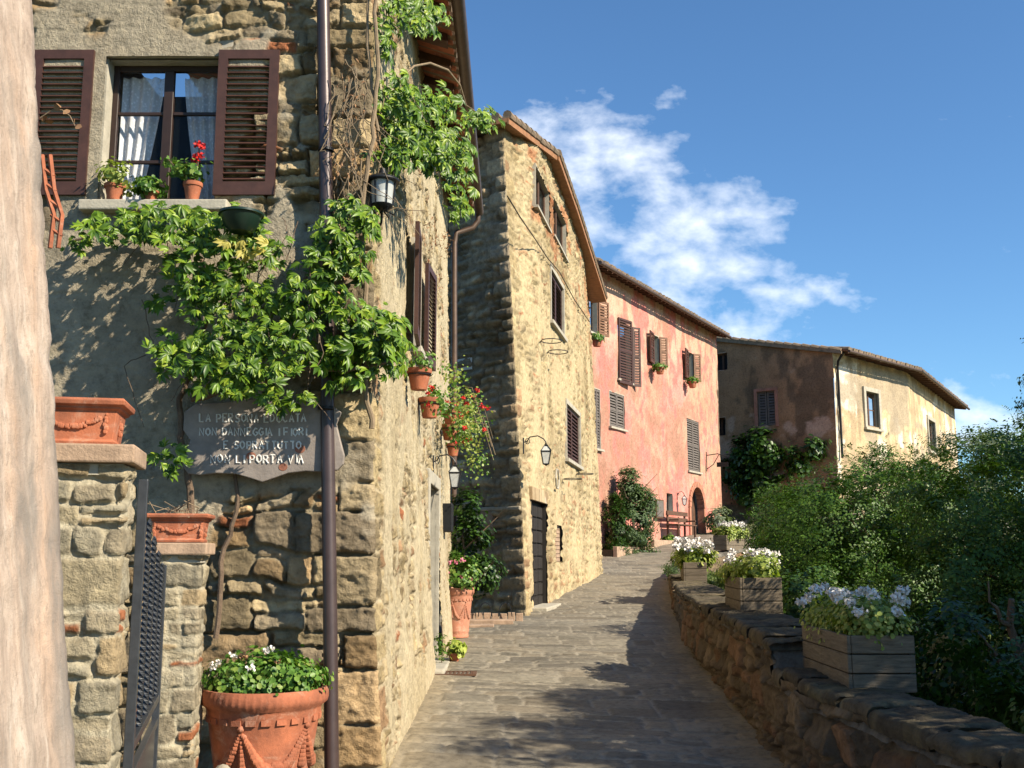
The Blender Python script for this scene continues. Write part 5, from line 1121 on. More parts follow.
# terracotta boxes on the gate pillars, pillars, gate
def garland_box(loc, rz, label, w=.40, dp=.30, h=.19):
    t = thing('terracotta_planter', loc, label, 'planter', 'terracotta garland boxes on gate pillars', rz); b = Vector(loc)
    def ring(x, y, z): return [b + Vector(v) for v in ((-x, -y, z), (x, -y, z), (x, y, z), (-x, y, z))]
    lv = [(w / 2 - .03, dp / 2 - .03, 0), (w / 2 - .025, dp / 2 - .025, .015), (w / 2 - .035, dp / 2 - .035, .022), (w / 2 - .022, dp / 2 - .022, h * .74), (w / 2 - .008, dp / 2 - .008, h * .78), (w / 2 - .008, dp / 2 - .008, h * .82), (w / 2 + .008, dp / 2 + .008, h * .86), (w / 2 + .012, dp / 2 + .012, h * .95), (w / 2 + .006, dp / 2 + .006, h), (w / 2 - .02, dp / 2 - .02, h), (w / 2 - .03, dp / 2 - .03, h * .9)]
    mb = MB(); vs = []; fs = []
    for l_ in lv: vs += ring(*l_)
    for i in range(len(lv) - 1):
        for k in range(4): fs.append((i * 4 + k, i * 4 + (k + 1) % 4, i * 4 + 4 + (k + 1) % 4, i * 4 + 4 + k))
    fs.append((3, 2, 1, 0)); fs.append(tuple(len(vs) - 4 + k for k in range(4))); mb.add(vs, fs); mb.build('box', MAT['terracotta'], t, bevel=.003)
    mb = MB(); y = -dp / 2 + .026; rd = random.Random(3)
    for i in range(26):
        f = i / 25; mb.sphere(b + Vector((-.11 + .22 * f, y, h * .56 - .035 * math.sin(math.pi * f) + rd.uniform(-.006, .006))), rd.uniform(.008, .013), 6, 4)
    mb.build('garland_relief', MAT['terracotta'], t, smooth=True)
    for tx_, ty_ in ((-.135, y), (.135, y), (w / 2 - .026, 0)):
        mb = MB()
        for k in range(6): mb.sphere(b + Vector((tx_ + rd.uniform(-.005, .005), ty_, h * .66 - k * .014)), .012 - abs(k - 4) * .001, 6, 4)
        mb.build('tassel_relief', MAT['terracotta'], t, smooth=True)
    return t
def pillar(cx, cy, w_, d_, zt, rz, label, seed, capz=.12):
    t = thing('gate_pillar', (cx, cy, float(g(cy))), label, 'pillar', None); ca, sa = math.cos(rz), math.sin(rz)
    cor = [(-w_ / 2, d_ / 2), (-w_ / 2, -d_ / 2), (w_ / 2, -d_ / 2), (w_ / 2, d_ / 2), (-w_ / 2 + .01, d_ / 2 + .001)]
    path_ = [(cx + x * ca - y * sa, cy + x * sa + y * ca) for x, y in cor]
    fn = masonry(seed, .13, .26, [(.50, .42, .28), (.44, .37, .26), (.54, .46, .32), (.46, .35, .21), (.42, .37, .27)], (.60, .53, .39), .012, .005, .012, lambda U, Z, m_, b_: sst(.54, .62, m_) * .7, (.56, .49, .36), brickrate=.10, warp=.04, und=.008, rough=.007)
    sheet('masonry', path_, -1.75, zt, .008, .008, fn, MAT['stone'], t, smooth=False)
    mb = MB(); q = [(cx + x * ca - y * sa, cy + x * sa + y * ca) for x, y in ((-w_ / 2, -d_ / 2), (w_ / 2, -d_ / 2), (w_ / 2, d_ / 2), (-w_ / 2, d_ / 2))]
    mb.prism(q, lambda p: (p[0], p[1], zt - .04), lambda p: (p[0], p[1], zt + .005)); mb.build('pillar_top', MAT['stone_trim'], t)
    mb = MB(); e = .055; q2 = lambda e: [(cx + x * ca - y * sa, cy + x * sa + y * ca) for x, y in ((-w_ / 2 - e, -d_ / 2 - e), (w_ / 2 + e, -d_ / 2 - e), (w_ / 2 + e, d_ / 2 + e), (-w_ / 2 - e, d_ / 2 + e))]
    mb.prism(q2(.045), lambda p: (p[0], p[1], zt + .007), lambda p: (p[0], p[1], zt + .007 + capz)); mb.build('brick_coping', MAT['brick'], t, bevel=.008)
    return t
zA = at(100, 465, 4.3)[2]; pillar(-1.80, 4.42, .40, .30, zA, R(12), 'near stone gate pillar with brick coping at the left edge, beside the rendered wall', 301, .075)
garland_box((-1.825, 4.43, zA + .085), R(12), 'nearer and higher terracotta garland box, on the near gate pillar')
zB = at(180, 556, 6.3)[2]; pillar(-2.01, 6.52, .28, .30, zB, R(8), 'far stone gate pillar beside the large terracotta pot', 305, .07)
gb = garland_box((-2.01, 6.52, zB + .080), R(8), 'farther and lower terracotta garland box holding dry twigs, on the far pillar', w=.34, h=.17)
o = Vector((-2.01, 6.52, zB + .22)); mb = MB(); rd = random.Random(9)
for k in range(26):
    a = o + Vector((rd.uniform(-.12, .12), rd.uniform(-.08, .08), -.02)); mb.tube([a, a + Vector((rd.uniform(-.06, .06), rd.uniform(-.05, .02), rd.uniform(.03, .1))), a + Vector((rd.uniform(-.12, .12), rd.uniform(-.1, .03), rd.uniform(.0, .13)))], .003, 4)
mb.build('dry_twigs', MAT['dry_stem'], gb)
G0 = Vector((-1.595, 4.62, 0)); G1 = Vector((-2.02, 6.26, 0)); gd = (G1 - G0); gl_ = gd.length; gd.normalize()
gate = thing('iron_gate', (G0.x, G0.y, float(g(4.6))), 'grey iron gate of twisted bars falling in height between the stone pillars', 'gate')
zb_ = -1.50; mb = MB()
def gp_(s, z): return Vector((G0.x + gd.x * s, G0.y + gd.y * s, z))
side_ = Vector((gd.y, -gd.x, 0))
topz = lambda s: .30 - .36 * (s / gl_) ** .8
for s, w_, zt in ((.0, .022, .32), (gl_ - .02, .024, -.06)):
    mb.obox(gp_(s, (zb_ + zt) / 2), gd * w_, side_ * .02, (0, 0, (zt - zb_) / 2))
for z in (-.80, -.93): mb.obox(gp_(gl_ / 2, z), gd * gl_ / 2, side_ * .016, (0, 0, .02))
mb.obox(gp_(gl_ / 2, zb_ + .03), gd * gl_ / 2, side_ * .016, (0, 0, .03))
mb.build('gate_frame', MAT['gate_iron'], gate, bevel=.003)
mb = MB(); mb.obox(gp_(gl_ / 2, (zb_ - .95) / 2 + .0), gd * (gl_ / 2 - .02), side_ * .005, (0, 0, (-.95 - zb_) / 2)); mb.build('gate_panel', MAT['gate_iron'], gate)
nb = 5
for k in range(nb):
    s = .10 + (gl_ - .2) * k / (nb - 1); zt = topz(s); z0_ = -.80; mb = MB(); n = int((zt - z0_) / .008); vs = []; fs = []
    for i in range(n + 1):
        z = z0_ + (zt - z0_) * i / n; a = z * 2 * math.pi / .115
        for q in range(4): c = a + q * math.pi / 2; rr = .0145 if z < zt - .02 else .0145 * (zt - z) / .02 + .001; vs.append(gp_(s, z) + gd * rr * math.cos(c) + side_ * rr * math.sin(c))
    for i in range(n):
        for q in range(4): q2_ = (q + 1) % 4; fs.append((i * 4 + q, i * 4 + q2_, i * 4 + 4 + q2_, i * 4 + 4 + q))
    mb.add(vs, fs); mb.build('twisted_bar', MAT['gate_iron'], gate)
# rusty scrolled bracket by the near wall
o = Vector(at(50, 200, 5.2)); mb = MB(); 
for dx in (0, 8): mb.tube([at(42 + dx, 155, 5.2), at(46 + dx, 190, 5.2), at(54 + dx, 215, 5.2), at(50 + dx, 248, 5.2)], .012, 6)
for y in (170, 185, 200, 215, 230): mb.tube([at(44 + (y - 160) / 8, y, 5.2), at(53 + (y - 160) / 8, y + 6, 5.2)], .010, 5)
tag(mb.build('rusty_bracket', MAT['terracotta'], None, o, smooth=True), 'rusty ladder shaped iron bracket between the rendered wall and left shutter', 'bracket')

# big garlanded pot at the wall, with its plant
def big_pot(o, r, h, label, seed, mat='terracotta', rim=True, relief_ang=(-1.75, -.5)):
    o = Vector(o); t = thing('terracotta_pot', o, label, 'flower pot')
    prof = [(.002, 0), (r * .66, 0), (r * .68, h * .03), (r * .66, h * .05), (r * .67, h * .10), (r * .70, h * .12), (r * .70, h * .15), (r * .685, h * .165), (r * .84, h * .70), (r * .87, h * .78), (r * .885, h * .80), (r * .885, h * .83), (r * .90, h * .85), (r * .985, h * .885), (r, h * .92), (r * .995, h * .965), (r * .96, h), (r * .90, h), (r * .88, h * .95), (r * .86, h * .93), (.002, h * .93)]
    mb = MB(); mb.lathe(prof, o, 168, mod=lambda i, k, s_: 1 - (.013 if (k % 3 == 0 and i in (13, 14, 15)) else 0)); mb.build('pot', MAT[mat], t, smooth=True)
    mb = MB(); rd = random.Random(seed)
    def sp_(a, zf, off=0): 
        rr = np.interp(zf, [.165, .70, .78], [r * .685, r * .84, r * .87]) + off; return o + Vector((rr * math.cos(a), rr * math.sin(a), h * zf))
    for ac in relief_ang:
        mb.sphere(sp_(ac, .72, .005), r * .055, 8, 6)
        for sg in (-1, 1):
            for i in range(24):
                f = i / 23; a = ac + sg * f * .62; zf = .70 - .30 * math.sin(f * math.pi * .62); mb.sphere(sp_(a, zf, .0) + Vector((0, 0, rd.uniform(-.006, .006))), r * (.035 + .055 * math.sin(f * math.pi * .8)), 7, 5)
        for i in range(9): mb.sphere(sp_(ac, .68 - i * .033, .0), r * (.028 + .006 * i), 7, 5)
    for k in range(24):
        a = k * math.pi / 12; c = sp_(a, .765, .004); rv = Vector((math.cos(a), math.sin(a), 0)); tv = Vector((-math.sin(a), math.cos(a), 0)); mb.obox(c, rv * .006, tv * r * .075, (0, 0, h * .022))
    mb.build('garland_relief', MAT[mat], t, smooth=True)
    mb = MB(); mb.lathe([(.002, h * .955), (r * .87, h * .94)], o, 30); mb.build('soil', MAT['soil'], t)
    return t
bo = (-1.545, 6.88, float(g(6.9)) + .0); t = big_pot(bo, .395, .74, 'largest terracotta pot with garlands and white flowers, at the foot of the front wall', 3)
B = [(bo[0] - .02, bo[1], bo[2] + .80, .36, .34, .13), (bo[0] + .17, bo[1] - .05, bo[2] + .80, .25, .22, .10), (bo[0] - .2, bo[1] - .05, bo[2] + .78, .20, .2, .10)]
foliage('foliage', B, 3600, .033, MAT['pot_leaf'], t, 31, .07, LROUND, nclump=150)
petals('blossom', [(bo[0] + x, bo[1] - .22 + y, bo[2] + z) for x, y, z in ((-.27, 0, .90), (-.24, .02, .91), (-.03, -.05, .885), (.05, .15, .97), (-.18, .1, .94), (.02, .12, .965), (-.28, .02, .88))], .022, 16, .02, MAT['white_petal'], t, 5)
petals('fading_blossom', [(bo[0] + x, bo[1] - .2 + y, bo[2] + z) for x, y, z in ((-.12, .1, .92), (-.1, .12, .925), (.1, .1, .9))], .02, 14, .02, MAT['dry_leaf'], t, 6)
o = Vector(at(222, 785, 6.35)); mb = MB(); mb.sphere(o, .10, 10, 8, (.75, .7, 1.15)); t = tag(mb.build('boulder', MAT['rubble_rock'], None, o, smooth=True), 'pale rounded boulder at the foot of the largest terracotta pot', 'stone')

# far garlanded pot with shrubs
po = (-.79, 15.7, float(g(15.7)) + .02); t = big_pot(po, .245, .70, 'tall terracotta pot with pink flowering bush beside the corner downpipe', 13, 'terracotta_pale', relief_ang=(-1.9, -.9))
foliage('foliage', [(po[0] + .03, po[1], po[2] + .92, .30, .3, .27)], 1500, .045, MAT['pot_leaf'], t, 41, .1, LROUND)
rg = np.random.default_rng(2); petals('blossom', [(po[0] + rg.uniform(-.25, .3), po[1] - .25, po[2] + rg.uniform(.8, 1.2)) for _ in range(7)], .03, 16, .03, MAT['pink_petal'], t, 7)
t = thing('climbing_shrub', (-.72, 16.1, float(g(16))), 'glossy dark green shrub climbing behind the pink flowering pot', 'shrub')
foliage('foliage', [(-.62, 16.15, .15, .34, .25, .42), (-.66, 16.15, .62, .25, .22, .35), (-.5, 16.2, -.3, .36, .25, .35)], 3400, .06, MAT['dark_leaf'], t, 44, .1, LROUND, nclump=110)
trunk_mb((-.72, 16.15, float(g(16)) + .0), 1.5, .03, 4).build('stem', MAT['bark'], t)
# low brick edging, hoops and step in the recess
t = thing('brick_edging', (-.2, 17.6, -1.1), 'low row of bricks round the bed in front of the shaded house end', 'edging')
mb = MB(); rd = random.Random(3)
for i in range(9): x = -.92 + i * .13; mb.obox((x, 17.55 + i * .008, float(g(17.5)) + .07 + rd.uniform(-.01, .01)), (.058, 0, 0), (0, .05, 0), (0, 0, .10))
mb.build('brick_row', MAT['brick'], t, bevel=.008)
for s_ in range(2): mb = MB(); mb.box(-1.0 - .0 * s_, -.28 + .3 * s_, 16.75 + .42 * s_, 17.15 + .42 * s_ - .04, -1.3, float(g(17)) + .055 + .05 * s_); mb.build('step', MAT['brick'], t, bevel=.01)
for i in range(3): x = -.75 + i * .32; mb = MB(); mb.tube([(x + .11 * math.cos(a * .393), 17.45, float(g(17.5)) + .12 + .22 * math.sin(a * .393)) for a in range(9)], .008, 5); mb.build('wire_hoop', MAT['iron'], t)
# drain grate and small weeds
o = Vector(at(455, 680, 12.3)); o.z = float(g(o.y)) + .045; mb = MB()
for k in range(9): mb.box(o.x - .2 + k * .047, o.x - .2 + k * .047 + .02, o.y - .14, o.y + .14, o.z - .02, o.z)
mb.box(o.x - .24, o.x + .24, o.y - .17, o.y - .14, o.z - .02, o.z + .002); mb.box(o.x - .24, o.x + .24, o.y + .14, o.y + .17, o.z - .02, o.z + .002); mb.box(o.x - .24, o.x - .2, o.y - .14, o.y + .14, o.z - .02, o.z + .002); mb.box(o.x + .2, o.x + .24, o.y - .14, o.y + .14, o.z - .02, o.z + .002)
tag(mb.build('drain_grate', MAT['brown_wood'], None, o), 'small rusty drain grate set in the paving beside the house wall', 'drain')
o = Vector((-.70, 13.3, float(g(13.3)) + .03)); t = thing('small_pot_plant', o, 'tiny pot with lime yellow leaves on the paving near the side door', 'potted plant'); clay_pot(o, .08, .10, t); foliage('foliage', [(o.x, o.y, o.z + .16, .16, .14, .07)], 260, .06, MAT['lime_leaf'], t, 3, .05, LROUND, nclump=16)
o = Vector((-.84, 13.0, float(g(13)) + .0)); t = thing('weed', o, 'thin weed with bare stems growing from the foot of the side wall', 'weed'); foliage('foliage', [(o.x, o.y, o.z + .3, .05, .06, .22)], 110, .05, MAT['pot_leaf'], t, 5, .05, LEAF4, nclump=12)
mb = MB(); mb.tube([o, o + Vector((.02, 0, .25)), o + Vector((0, .04, .5))], .006, 5); mb.build('stem', MAT['bark'], t)

# ================================================================== ON THE PARAPET: WOODEN BOXES OF WHITE GERANIUMS
def wood_box(org, label, rz, Ln=1.15, W=.42, H=.36, seed=1, nfl=16, leaf='pale_pot_leaf', ns=2600, fs=1.0, ls=.048):
    t = thing('wooden_planter', org, label, 'planter', 'wooden flower boxes along the parapet', rz); b = Vector(org)
    def bx(name, x0, x1, y0, y1, z0, z1):
        mb = MB(); mb.box(b.x + x0, b.x + x1, b.y + y0, b.y + y1, b.z + z0, b.z + z1); mb.build(name, MAT['planter_wood'], t, bevel=.006)
    n = 3; hb = H / n
    for i in range(n):
        z0, z1 = i * hb + .004, (i + 1) * hb - .004
        bx('board', .02, W, -Ln / 2, -Ln / 2 + .025, z0, z1); bx('board', .02, W, Ln / 2 - .025, Ln / 2, z0, z1); bx('board', W - .025, W, -Ln / 2 + .03, Ln / 2 - .03, z0, z1)
        bx('board', -.008, .018, -Ln / 2, Ln / 2, z0, z1)
    mb = MB(); mb.box(b.x + .0, b.x + W - .03, b.y - Ln / 2 + .03, b.y + Ln / 2 - .03, b.z + .02, b.z + H - .04); mb.build('soil', MAT['soil'], t)
    rg = np.random.default_rng(seed)
    B = [(b.x + W / 2 + rg.uniform(-.06, .06), b.y + (-Ln / 2 + Ln * (k + .5) / 5) + rg.uniform(-.05, .05), b.z + H + .06 * fs + rg.uniform(-.02, .03), .23 * fs, .2, .13 * fs) for k in range(5)]
    foliage('foliage', B, ns, ls, MAT[leaf], t, seed, .08, LROUND, up=.8, nclump=110)
    foliage('yellowing_leaves', B, ns // 3, ls, MAT['pale_pot_leaf'], t, seed + 9, .08, LROUND, up=.8, nclump=70)
    heads = [(b.x + rg.uniform(-.06 * fs * fs, W + .06 * fs * fs), b.y + rg.uniform(-Ln / 2 - .05, Ln / 2), b.z + H + rg.uniform(.13, .27) * fs) for _ in range(nfl)]
    for hh in heads[:max(nfl, 1)]: pass
    petals('blossom', heads, .045 * fs, 60 if ls < .04 else 40, ls * .72, MAT['white_petal'], t, seed)
    return t
def wall_at(y):
    x = float(np.interp(y, WY, WX)); x2 = float(np.interp(y + .3, WY, WX)); return x, -math.atan2(x2 - x, .3)
for y, wt, lab, sd2, nf in ((7.52, -.865, 'nearest dark wooden flower box with white geraniums, in the shade on the parapet', 61, 34), (11.65, -.59, 'second wooden flower box on the parapet, sunlit boards and white geraniums', 62, 34),
                    (21.1, -.50, 'third wooden flower box along the parapet, in front of the pink house bench', 63, 44), (33.5, .13, 'farthest wooden flower box where the parapet turns beside the pink house', 64, 34)):
    x, a = wall_at(y); wood_box((x + .19, y, wt), lab, a, seed=sd2, nfl=nf, fs=1.0 if y < 15 else 1.55, ls=.033 if y < 9 else .045 if y < 15 else .07, ns=5200 if y < 9 else 2600, H=.36 if y < 30 else .45, Ln=1.15 if y < 15 else 1.9)

# ================================================================== SHRUBS AND TREES BEHIND THE PARAPET
def mixed(name, label, blobs, n, size, leaf, seed, spray=0, cat='shrub', group=None, trunk=None, clump=.2, nclump=None):
    t = shrub(name, label, blobs, n, size, leaf, seed, 'leaf', cat, group, trunk, clump, nclump)
    if spray: pinnate('spray', blobs, spray, size * .9, MAT[leaf], t, seed + 50, clump, zmin=-1.7, nclump=nclump)
    return t
def shrub(name, label, blobs, n, size, leaf, seed, kind='leaf', cat='shrub', group=None, trunk=None, clump=.25, nclump=None, zmin=-1.7, tmpl=LEAF4):
    c = np.mean(np.array(blobs)[:, :2], 0); o = (float(c[0]), float(c[1]), float(ground_z(c[0], c[1])))
    t = thing(name, o, label, cat, group)
    if kind == 'pinnate': pinnate('crown', blobs, n, size, MAT[leaf], t, seed, clump, zmin=zmin, nclump=nclump)
    else: foliage('crown', blobs, n, size, MAT[leaf], t, seed, clump, tmpl, zmin=zmin, nclump=nclump)
    h, r, k = trunk or (1.2, .05, 3)
    trunk_mb(o, h, r, seed, limbs=6).build('trunk', MAT['bark'], t, smooth=True)
    if k > 1: trunk_mb((o[0] + .3, o[1] + .2, o[2]), h * .9, r * .8, seed + 1, limbs=5).build('trunk', MAT['bark'], t, smooth=True)
    return t
G_ = 'shrubs and small trees behind the parapet'
mixed('locust_bush', 'broad dark green feathery bush in the middle, in front of the cream house', [(4.6, 15, .32, 1.15, 1.1, 1.08), (5.5, 15.4, .45, 1.0, 1.1, 1.05), (4.35, 15.0, -.45, .9, 1.0, .85), (5.9, 15.2, -.2, 1.0, 1.2, 1.1), (5.1, 14.5, -.4, .9, .9, .9)], 46000, .046, 'robinia_leaf', 71, 3200, group=G_, trunk=(1.8, .07, 2), clump=.17, nclump=420)
shrub('broadleaf_bush', 'dense dark leafy mass filling the space under the feathery bush', [(5.0, 16.5, -.4, 1.0, 1.2, 1.0), (6.0, 16.4, -.1, 1.3, 1.0, 1.2), (7.2, 17, .1, 1.4, 1.2, 1.2)], 17000, .075, 'dark_leaf', 72, group=G_, clump=.26, nclump=200)
shrub('small_bush', 'small rounded bright edged bush just behind the second flower box', [(3.35, 12.6, -.62, .38, .42, .50), (3.62, 12.7, -.75, .36, .4, .42)], 6500, .046, 'bush_leaf', 73, group=G_, clump=.10, nclump=120, trunk=(.7, .03, 1), tmpl=LROUND)
mixed('locust_tree', 'tall light green feathery tree at the right, above the nearest flower box', [(4.45, 10.2, .28, .95, 1.1, .9), (5.3, 10.6, .5, 1.0, 1.2, .95), (4.1, 10.0, -.4, .7, .9, .8), (5.0, 9.8, -.5, 1.1, 1.0, 1.0), (5.9, 10.6, .1, 1.0, 1.2, 1.1)], 60000, .040, 'robinia_leaf', 74, 3200, group=G_, trunk=(2.0, .07, 2), clump=.16, nclump=480, cat='tree')
shrub('undergrowth', 'dark tangled undergrowth behind the parapet at the lower right', [(4.3, 9.0, -1.1, 1.2, 1.1, .7), (3.6, 8.4, -1.1, .6, .8, .45), (5.2, 8.4, -.9, 1.2, 1.0, .8), (3.7, 10.4, -1.0, .6, 1.0, .5), (3.1, 7.7, -.75, .42, .6, .38), (3.15, 6.2, -1.0, .34, .9, .36)], 19000, .055, 'dark_leaf', 75, group=G_, clump=.2, nclump=190)
shrub('willowy_shrub', 'shrub with long arching leafy sprays in the lower right corner', [(3.35, 6.3, -.85, .36, .5, .40), (3.65, 6.5, -.6, .4, .5, .42)], 900, .048, 'bush_leaf', 76, 'pinnate', group=G_, clump=.2, nclump=60, trunk=(.9, .02, 2))
shrub('olive_tree', 'grey green olive tree behind the feathery tree, near the end of the cream house', [(7.9, 18, 1.45, .9, 1.0, .7), (8.8, 18.3, 1.5, 1.0, 1.0, .8), (7.4, 18, .9, .7, .9, .6), (8.2, 17.6, .4, 1.3, 1.2, 1.0)], 18000, .062, 'olive_leaf', 77, group=G_, clump=.22, nclump=170, trunk=(2.8, .1, 1), cat='tree')
shrub('evergreen_tree', 'dark evergreen tree reaching up at the right edge of the view', [(7.9, 14.5, 2.3, .8, .9, .9), (8.2, 14.6, 3.1, .75, .8, .7), (7.6, 14.4, 1.5, .7, .8, .7), (8.5, 14.5, 1.2, 1.1, 1.1, 1.2), (7.3, 14.4, 2.35, .32, .5, .16), (7.35, 14.4, 2.0, .3, .4, .14)], 18000, .055, 'oleander_leaf', 78, group=G_, clump=.16, nclump=230, trunk=(4.0, .12, 1), cat='tree')
mixed('rowan_bush', 'rounded bush behind the third flower box, left end of the green mass', [(6.65, 26, .55, .95, 1.2, 1.15), (5.7, 20.5, .35, 1.0, 1.3, 1.0), (7.2, 20.6, .9, 1.1, 1.2, 1.1)], 30000, .06, 'robinia_leaf', 79, 3200, group=G_, trunk=(2, .08, 2), clump=.24, nclump=240)
shrub('hedge', 'low dark hedge leaning on the back of the parapet beyond the third flower box', [(6.0, 24, -.45, .7, 1.6, .55), (6.6, 27, -.2, .8, 1.8, .6), (7.6, 30.5, .1, .9, 1.5, .7)], 9000, .09, 'dark_leaf', 81, group=G_, clump=.22, nclump=150, cat='hedge')
shrub('side_tree', 'leafy tree just beyond the right edge, shading the road and near parapet', [(6.3, 6.3, 2.35, 1.1, 1.0, 1.1), (5.7, 5.6, 2.65, 1.0, 1.0, 0.9), (6.9, 5.2, 3.15, 1.2, 1.1, 1.1), (6.6, 6.9, 1.15, 1.3, 1.2, 1.3), (5.8, 7.2, 0.95, 0.8, 0.8, 0.9), (6.2, 4.6, 2.05, 1.0, 0.9, 0.9), (5.6, 3.4, 2.25, 1.0, 0.9, 0.9), (5.4, 4.2, 0.95, 0.9, 1.2, 1.3), (7.6, 5.6, 2.75, 1.3, 1.3, 1.5)], 34000, .10, 'bush_leaf', 80, group=G_, clump=.28, nclump=330, trunk=(3.6, .1, 1), cat='tree')
shrub('side_tree', 'tall leafy tree just beyond the right edge, its shade reaching across the paving', [(6.5, 7.3, 2.9, .9, .75, .85), (7.3, 7.0, 3.2, 1.0, .8, .9), (7.4, 7.6, 1.8, 1.0, .9, 1.2)], 20000, .10, 'bush_leaf', 83, group=G_, clump=.28, nclump=240, trunk=(3.8, .1, 1), cat='tree')
# by the pink house
def gat(x, y): return float(g(y))
o = (3.35, 31.9); 
shrub('oleander', 'dark narrow shrub against the corner where the tall house meets the pink house', [(3.457, 35.96, 0.754, 0.348, 0.348, 1.45), (3.457, 35.96, -0.116, 0.371, 0.348, 0.812)], 7000, .12, 'dark_leaf', 91, cat='shrub', clump=.18, nclump=90, zmin=-.6, trunk=(1.6, .04, 1), tmpl=LANCE)
shrub('oleander', 'tall spiky oleander shrub before the pink house wall', [(4.083, 36.656, 0.986, 0.534, 0.58, 1.74), (4.35, 36.888, 1.276, 0.441, 0.464, 1.334), (4.176, 36.656, 0.0, 0.603, 0.522, 0.87), (3.944, 36.656, 2.146, 0.348, 0.348, 0.812)], 10500, .15, 'oleander_leaf', 92, cat='shrub', clump=.22, nclump=130, zmin=-.4, trunk=(2.2, .05, 2), tmpl=LANCE)
shrub('oleander', 'short leaning oleander branch clump before the small pink house window', [(4.663, 37.004, 1.798, 0.278, 0.348, 0.441), (4.582, 37.004, 1.392, 0.278, 0.348, 0.464)], 1600, .13, 'oleander_leaf', 93, cat='shrub', clump=.2, nclump=50, zmin=0, trunk=(1.5, .03, 1), tmpl=LANCE)
shrub('low_plant', 'low green plant in the bed beside the bench', [(5.939, 40.716, 0.464, 0.325, 0.348, 0.232)], 500, .09, 'pot_leaf', 94, cat='plant', clump=.1, nclump=20, zmin=.0, trunk=(.3, .015, 1), tmpl=LROUND)
shrub('spiky_plant', 'grey green spiky plant right of the arched doorway', [(8.642, 45.124, 1.45, 0.487, 0.464, 0.58), (8.816, 45.356, 1.16, 0.58, 0.464, 0.464)], 1100, .22, 'olive_leaf', 95, cat='plant', clump=.16, nclump=40, zmin=.3, trunk=(.6, .02, 1), tmpl=LANCE)
# bed edging in front of the pink house
t = thing('flower_bed', (4.6, 38.0, .1), 'low stone edged bed with shrubs at the foot of the pink house', 'flower bed')
def bed(u0, u1, off, z): 
    mb = MB(); mb.pbox(PP_, u0, u1, z - .8, z, off, off + .16); return mb
for (u0, u1, off, z) in ((-.6, 3.0, .62, .26), (3.05, 6.2, .56, .52)): bed(u0, u1, off, z).build('kerb', MAT['brick'], t, bevel=.02)
mb = MB(); mb.pbox(PP_, -.6, 5.4, -.8, .16, .1, .60); mb.build('soil', MAT['soil'], t)
# bench
bu, bz = PP_.uz(676, 545); o = Vector(PP_.pt(6.8, 0, .45)); o.z = float(g(o.y)) + .1
bench = thing('park_bench', o, 'brown wooden bench with slatted back standing before the pink house', 'bench'); dv = Vector((PP_.d[0], PP_.d[1], 0)); nv = Vector((PP_.n[0], PP_.n[1], 0)); zr = o.z + .05
def slab_(name, du, w2, dn, t2, z0, z1, mat='brown_wood'):
    mb = MB(); mb.obox(o + dv * du + nv * dn + Vector((0, 0, (z0 + z1) / 2)), dv * w2, nv * t2, (0, 0, (z1 - z0) / 2)); mb.build(name, MAT[mat], bench, bevel=.006)
for s_ in (-1.0, 1.0): slab_('leg', s_, .04, -.20, .035, -.3, 1.0); slab_('leg', s_, .04, .22, .035, -.3, .48); slab_('armrest', s_, .04, .0, .26, .62, .68)
slab_('seat', 0, 1.15, .02, .25, .45, .50); slab_('backrest', 0, 1.2, -.145, .018, .60, .76); slab_('backrest', 0, 1.2, -.145, .018, .84, 1.0)
# notice frame and small sign beside the bench
w_ = PP_.rect(652.5, 499, 518, 660); mb = MB(); mb.pbox(PP_, w_[0], w_[1], w_[2], w_[3], .10, .15); t = mb.build('notice_frame', MAT['brown_wood'], None, PP_.pt(w_[0], w_[2], .1)); tag(t, 'brown framed grey notice board on the pink wall left of the bench', 'notice board')
mb = MB(); mb.pbox(PP_, w_[0] + .06, w_[1] - .06, w_[2] + .06, w_[3] - .06, .153, .16); mb.build('notice_panel', MAT['shutter_grey'], t)
# scrolled sign bracket near the far corner of the pink house
u_, z_ = PP_.uz(707, 460, .1); t = thing('iron_sign_bracket', PP_.pt(u_, z_, .08), 'black scrolled iron bracket with small hanging sign near the far pink corner', 'bracket'); P0_ = Vector(PP_.pt(u_, z_, .08)); mb = MB()
mb.tube([P0_ + Vector((0, 0, .35)), P0_ - Vector((0, 0, .5))], .02, 5); mb.tube([P0_ + Vector((0, 0, .2)), P0_ + nv * .5 + Vector((0, 0, .25)), P0_ + nv * .9 + Vector((0, 0, .1))], .02, 5); mb.tube([P0_ - Vector((0, 0, .4)), P0_ + nv * .3 - Vector((0, 0, .2)), P0_ + nv * .55 + Vector((0, 0, .2))], .018, 5)
mb.build('bracket', MAT['iron'], t); mb = MB(); mb.obox(P0_ + nv * .7 - Vector((0, 0, .22)), nv * .25, dv * .015, (0, 0, .10)); mb.build('sign_plate', MAT['iron'], t)
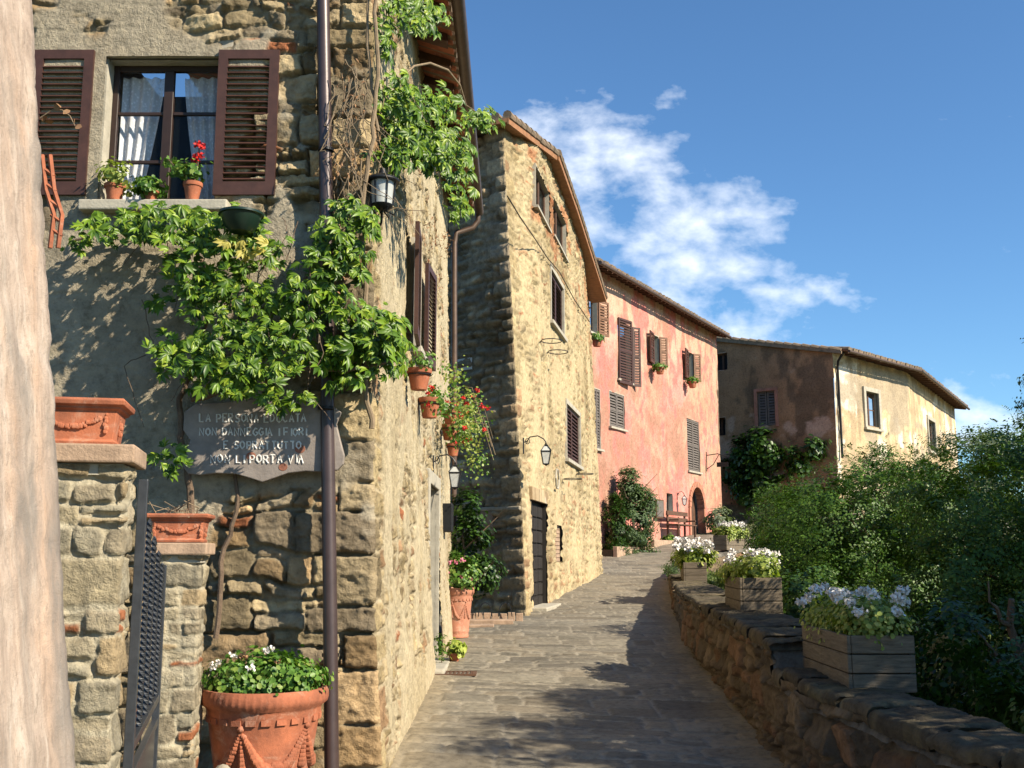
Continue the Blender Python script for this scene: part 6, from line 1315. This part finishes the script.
# pots under the pink windows
for x, y, lab in ((597, 343, 'clay pot with green plant under the first upper window of the pink house'), (660, 371, 'clay pot with green plant under the third upper window of the pink house'), (692.5, 385, 'clay pot with green plant under the last upper window of the pink house')):
    u_, z_ = PP_.uz(x, y, .35); o = Vector(PP_.pt(u_, z_ - .12, .35)); t = thing('hanging_pot', o, lab, 'flower pot', 'hanging pots on the pink house'); clay_pot(o, .19, .26, t)
    mb = MB(); mb.tube([o + Vector((0, 0, .1)) - nv * .16, o + Vector((0, 0, .1)) - nv * .34], .012, 5); mb.build('bracket', MAT['iron'], t)
    foliage('foliage', [(o.x, o.y, o.z + .30, .26, .26, .13)], 420, .075, MAT['pot_leaf'], t, int(x), .09, LROUND, nclump=24)
# ivy on the dark end wall, spiky tuft
t = thing('wall_ivy', QL.pt(U4 - 5.5, 3, .2), 'dark ivy climbing the shaded end of the cream plaster house', 'ivy'); B = []
for x, y, r in ((748, 455, .95), (765, 445, .8), (735, 470, .75), (775, 465, .8), (758, 480, .9), (795, 460, .6), (812, 447, .5), (745, 492, .6)):
    u_, z_ = QL.uz(x, y, .3); q = QL.pt(u_, z_, .3); B.append((q[0], q[1], q[2], r * 1.15, .4, r))
foliage('foliage', B, 6500, .2, MAT['dark_leaf'], t, 96, .3, LROUND, nclump=140)
mb = MB(); u_, z_ = QL.uz(752, 500, .2); q = Vector(QL.pt(u_, z_, .2)); mb.tube([q - Vector((0, 0, 2.5)), q, q + Vector((.3, 0, 1.5)), q + Vector((.2, 0, 2.6))], .07, 6); mb.build('stem', MAT['bark'], t)
o = Vector((float(np.interp(24, WY, WX)) + .15, 24.0, -.45)); t = thing('trailing_plant', o, 'dry trailing plant growing on the parapet behind the third flower box', 'plant'); foliage('foliage', [(o.x, o.y, o.z + .12, .3, .8, .2), (o.x + .3, o.y - .8, o.z, .25, .5, .2)], 1500, .05, MAT['oleander_leaf'], t, 98, .1, nclump=40)
# grass behind the parapet
rg = np.random.default_rng(77); n = 26000; gx_ = rg.uniform(2.7, 16, n) ** 1.0; gy_ = rg.uniform(5, 46, n); k = gx_ > np.interp(gy_, WY, WX) + .5; k &= gy_ < 33; gx_, gy_ = gx_[k], gy_[k]
pg = np.stack([gx_, gy_, ground_z(gx_, gy_) - .01], 1); d = rdir(len(pg), rg) * .5 + np.array((0, 0, 1.)); tag(leaf_mesh('grass', pg, d, rdir(len(pg), rg), rg.uniform(.10, .28, len(pg)), LEAF4, MAT['grass_leaf']), 'rough grass on the bank behind the parapet', 'grass', kind='stuff')
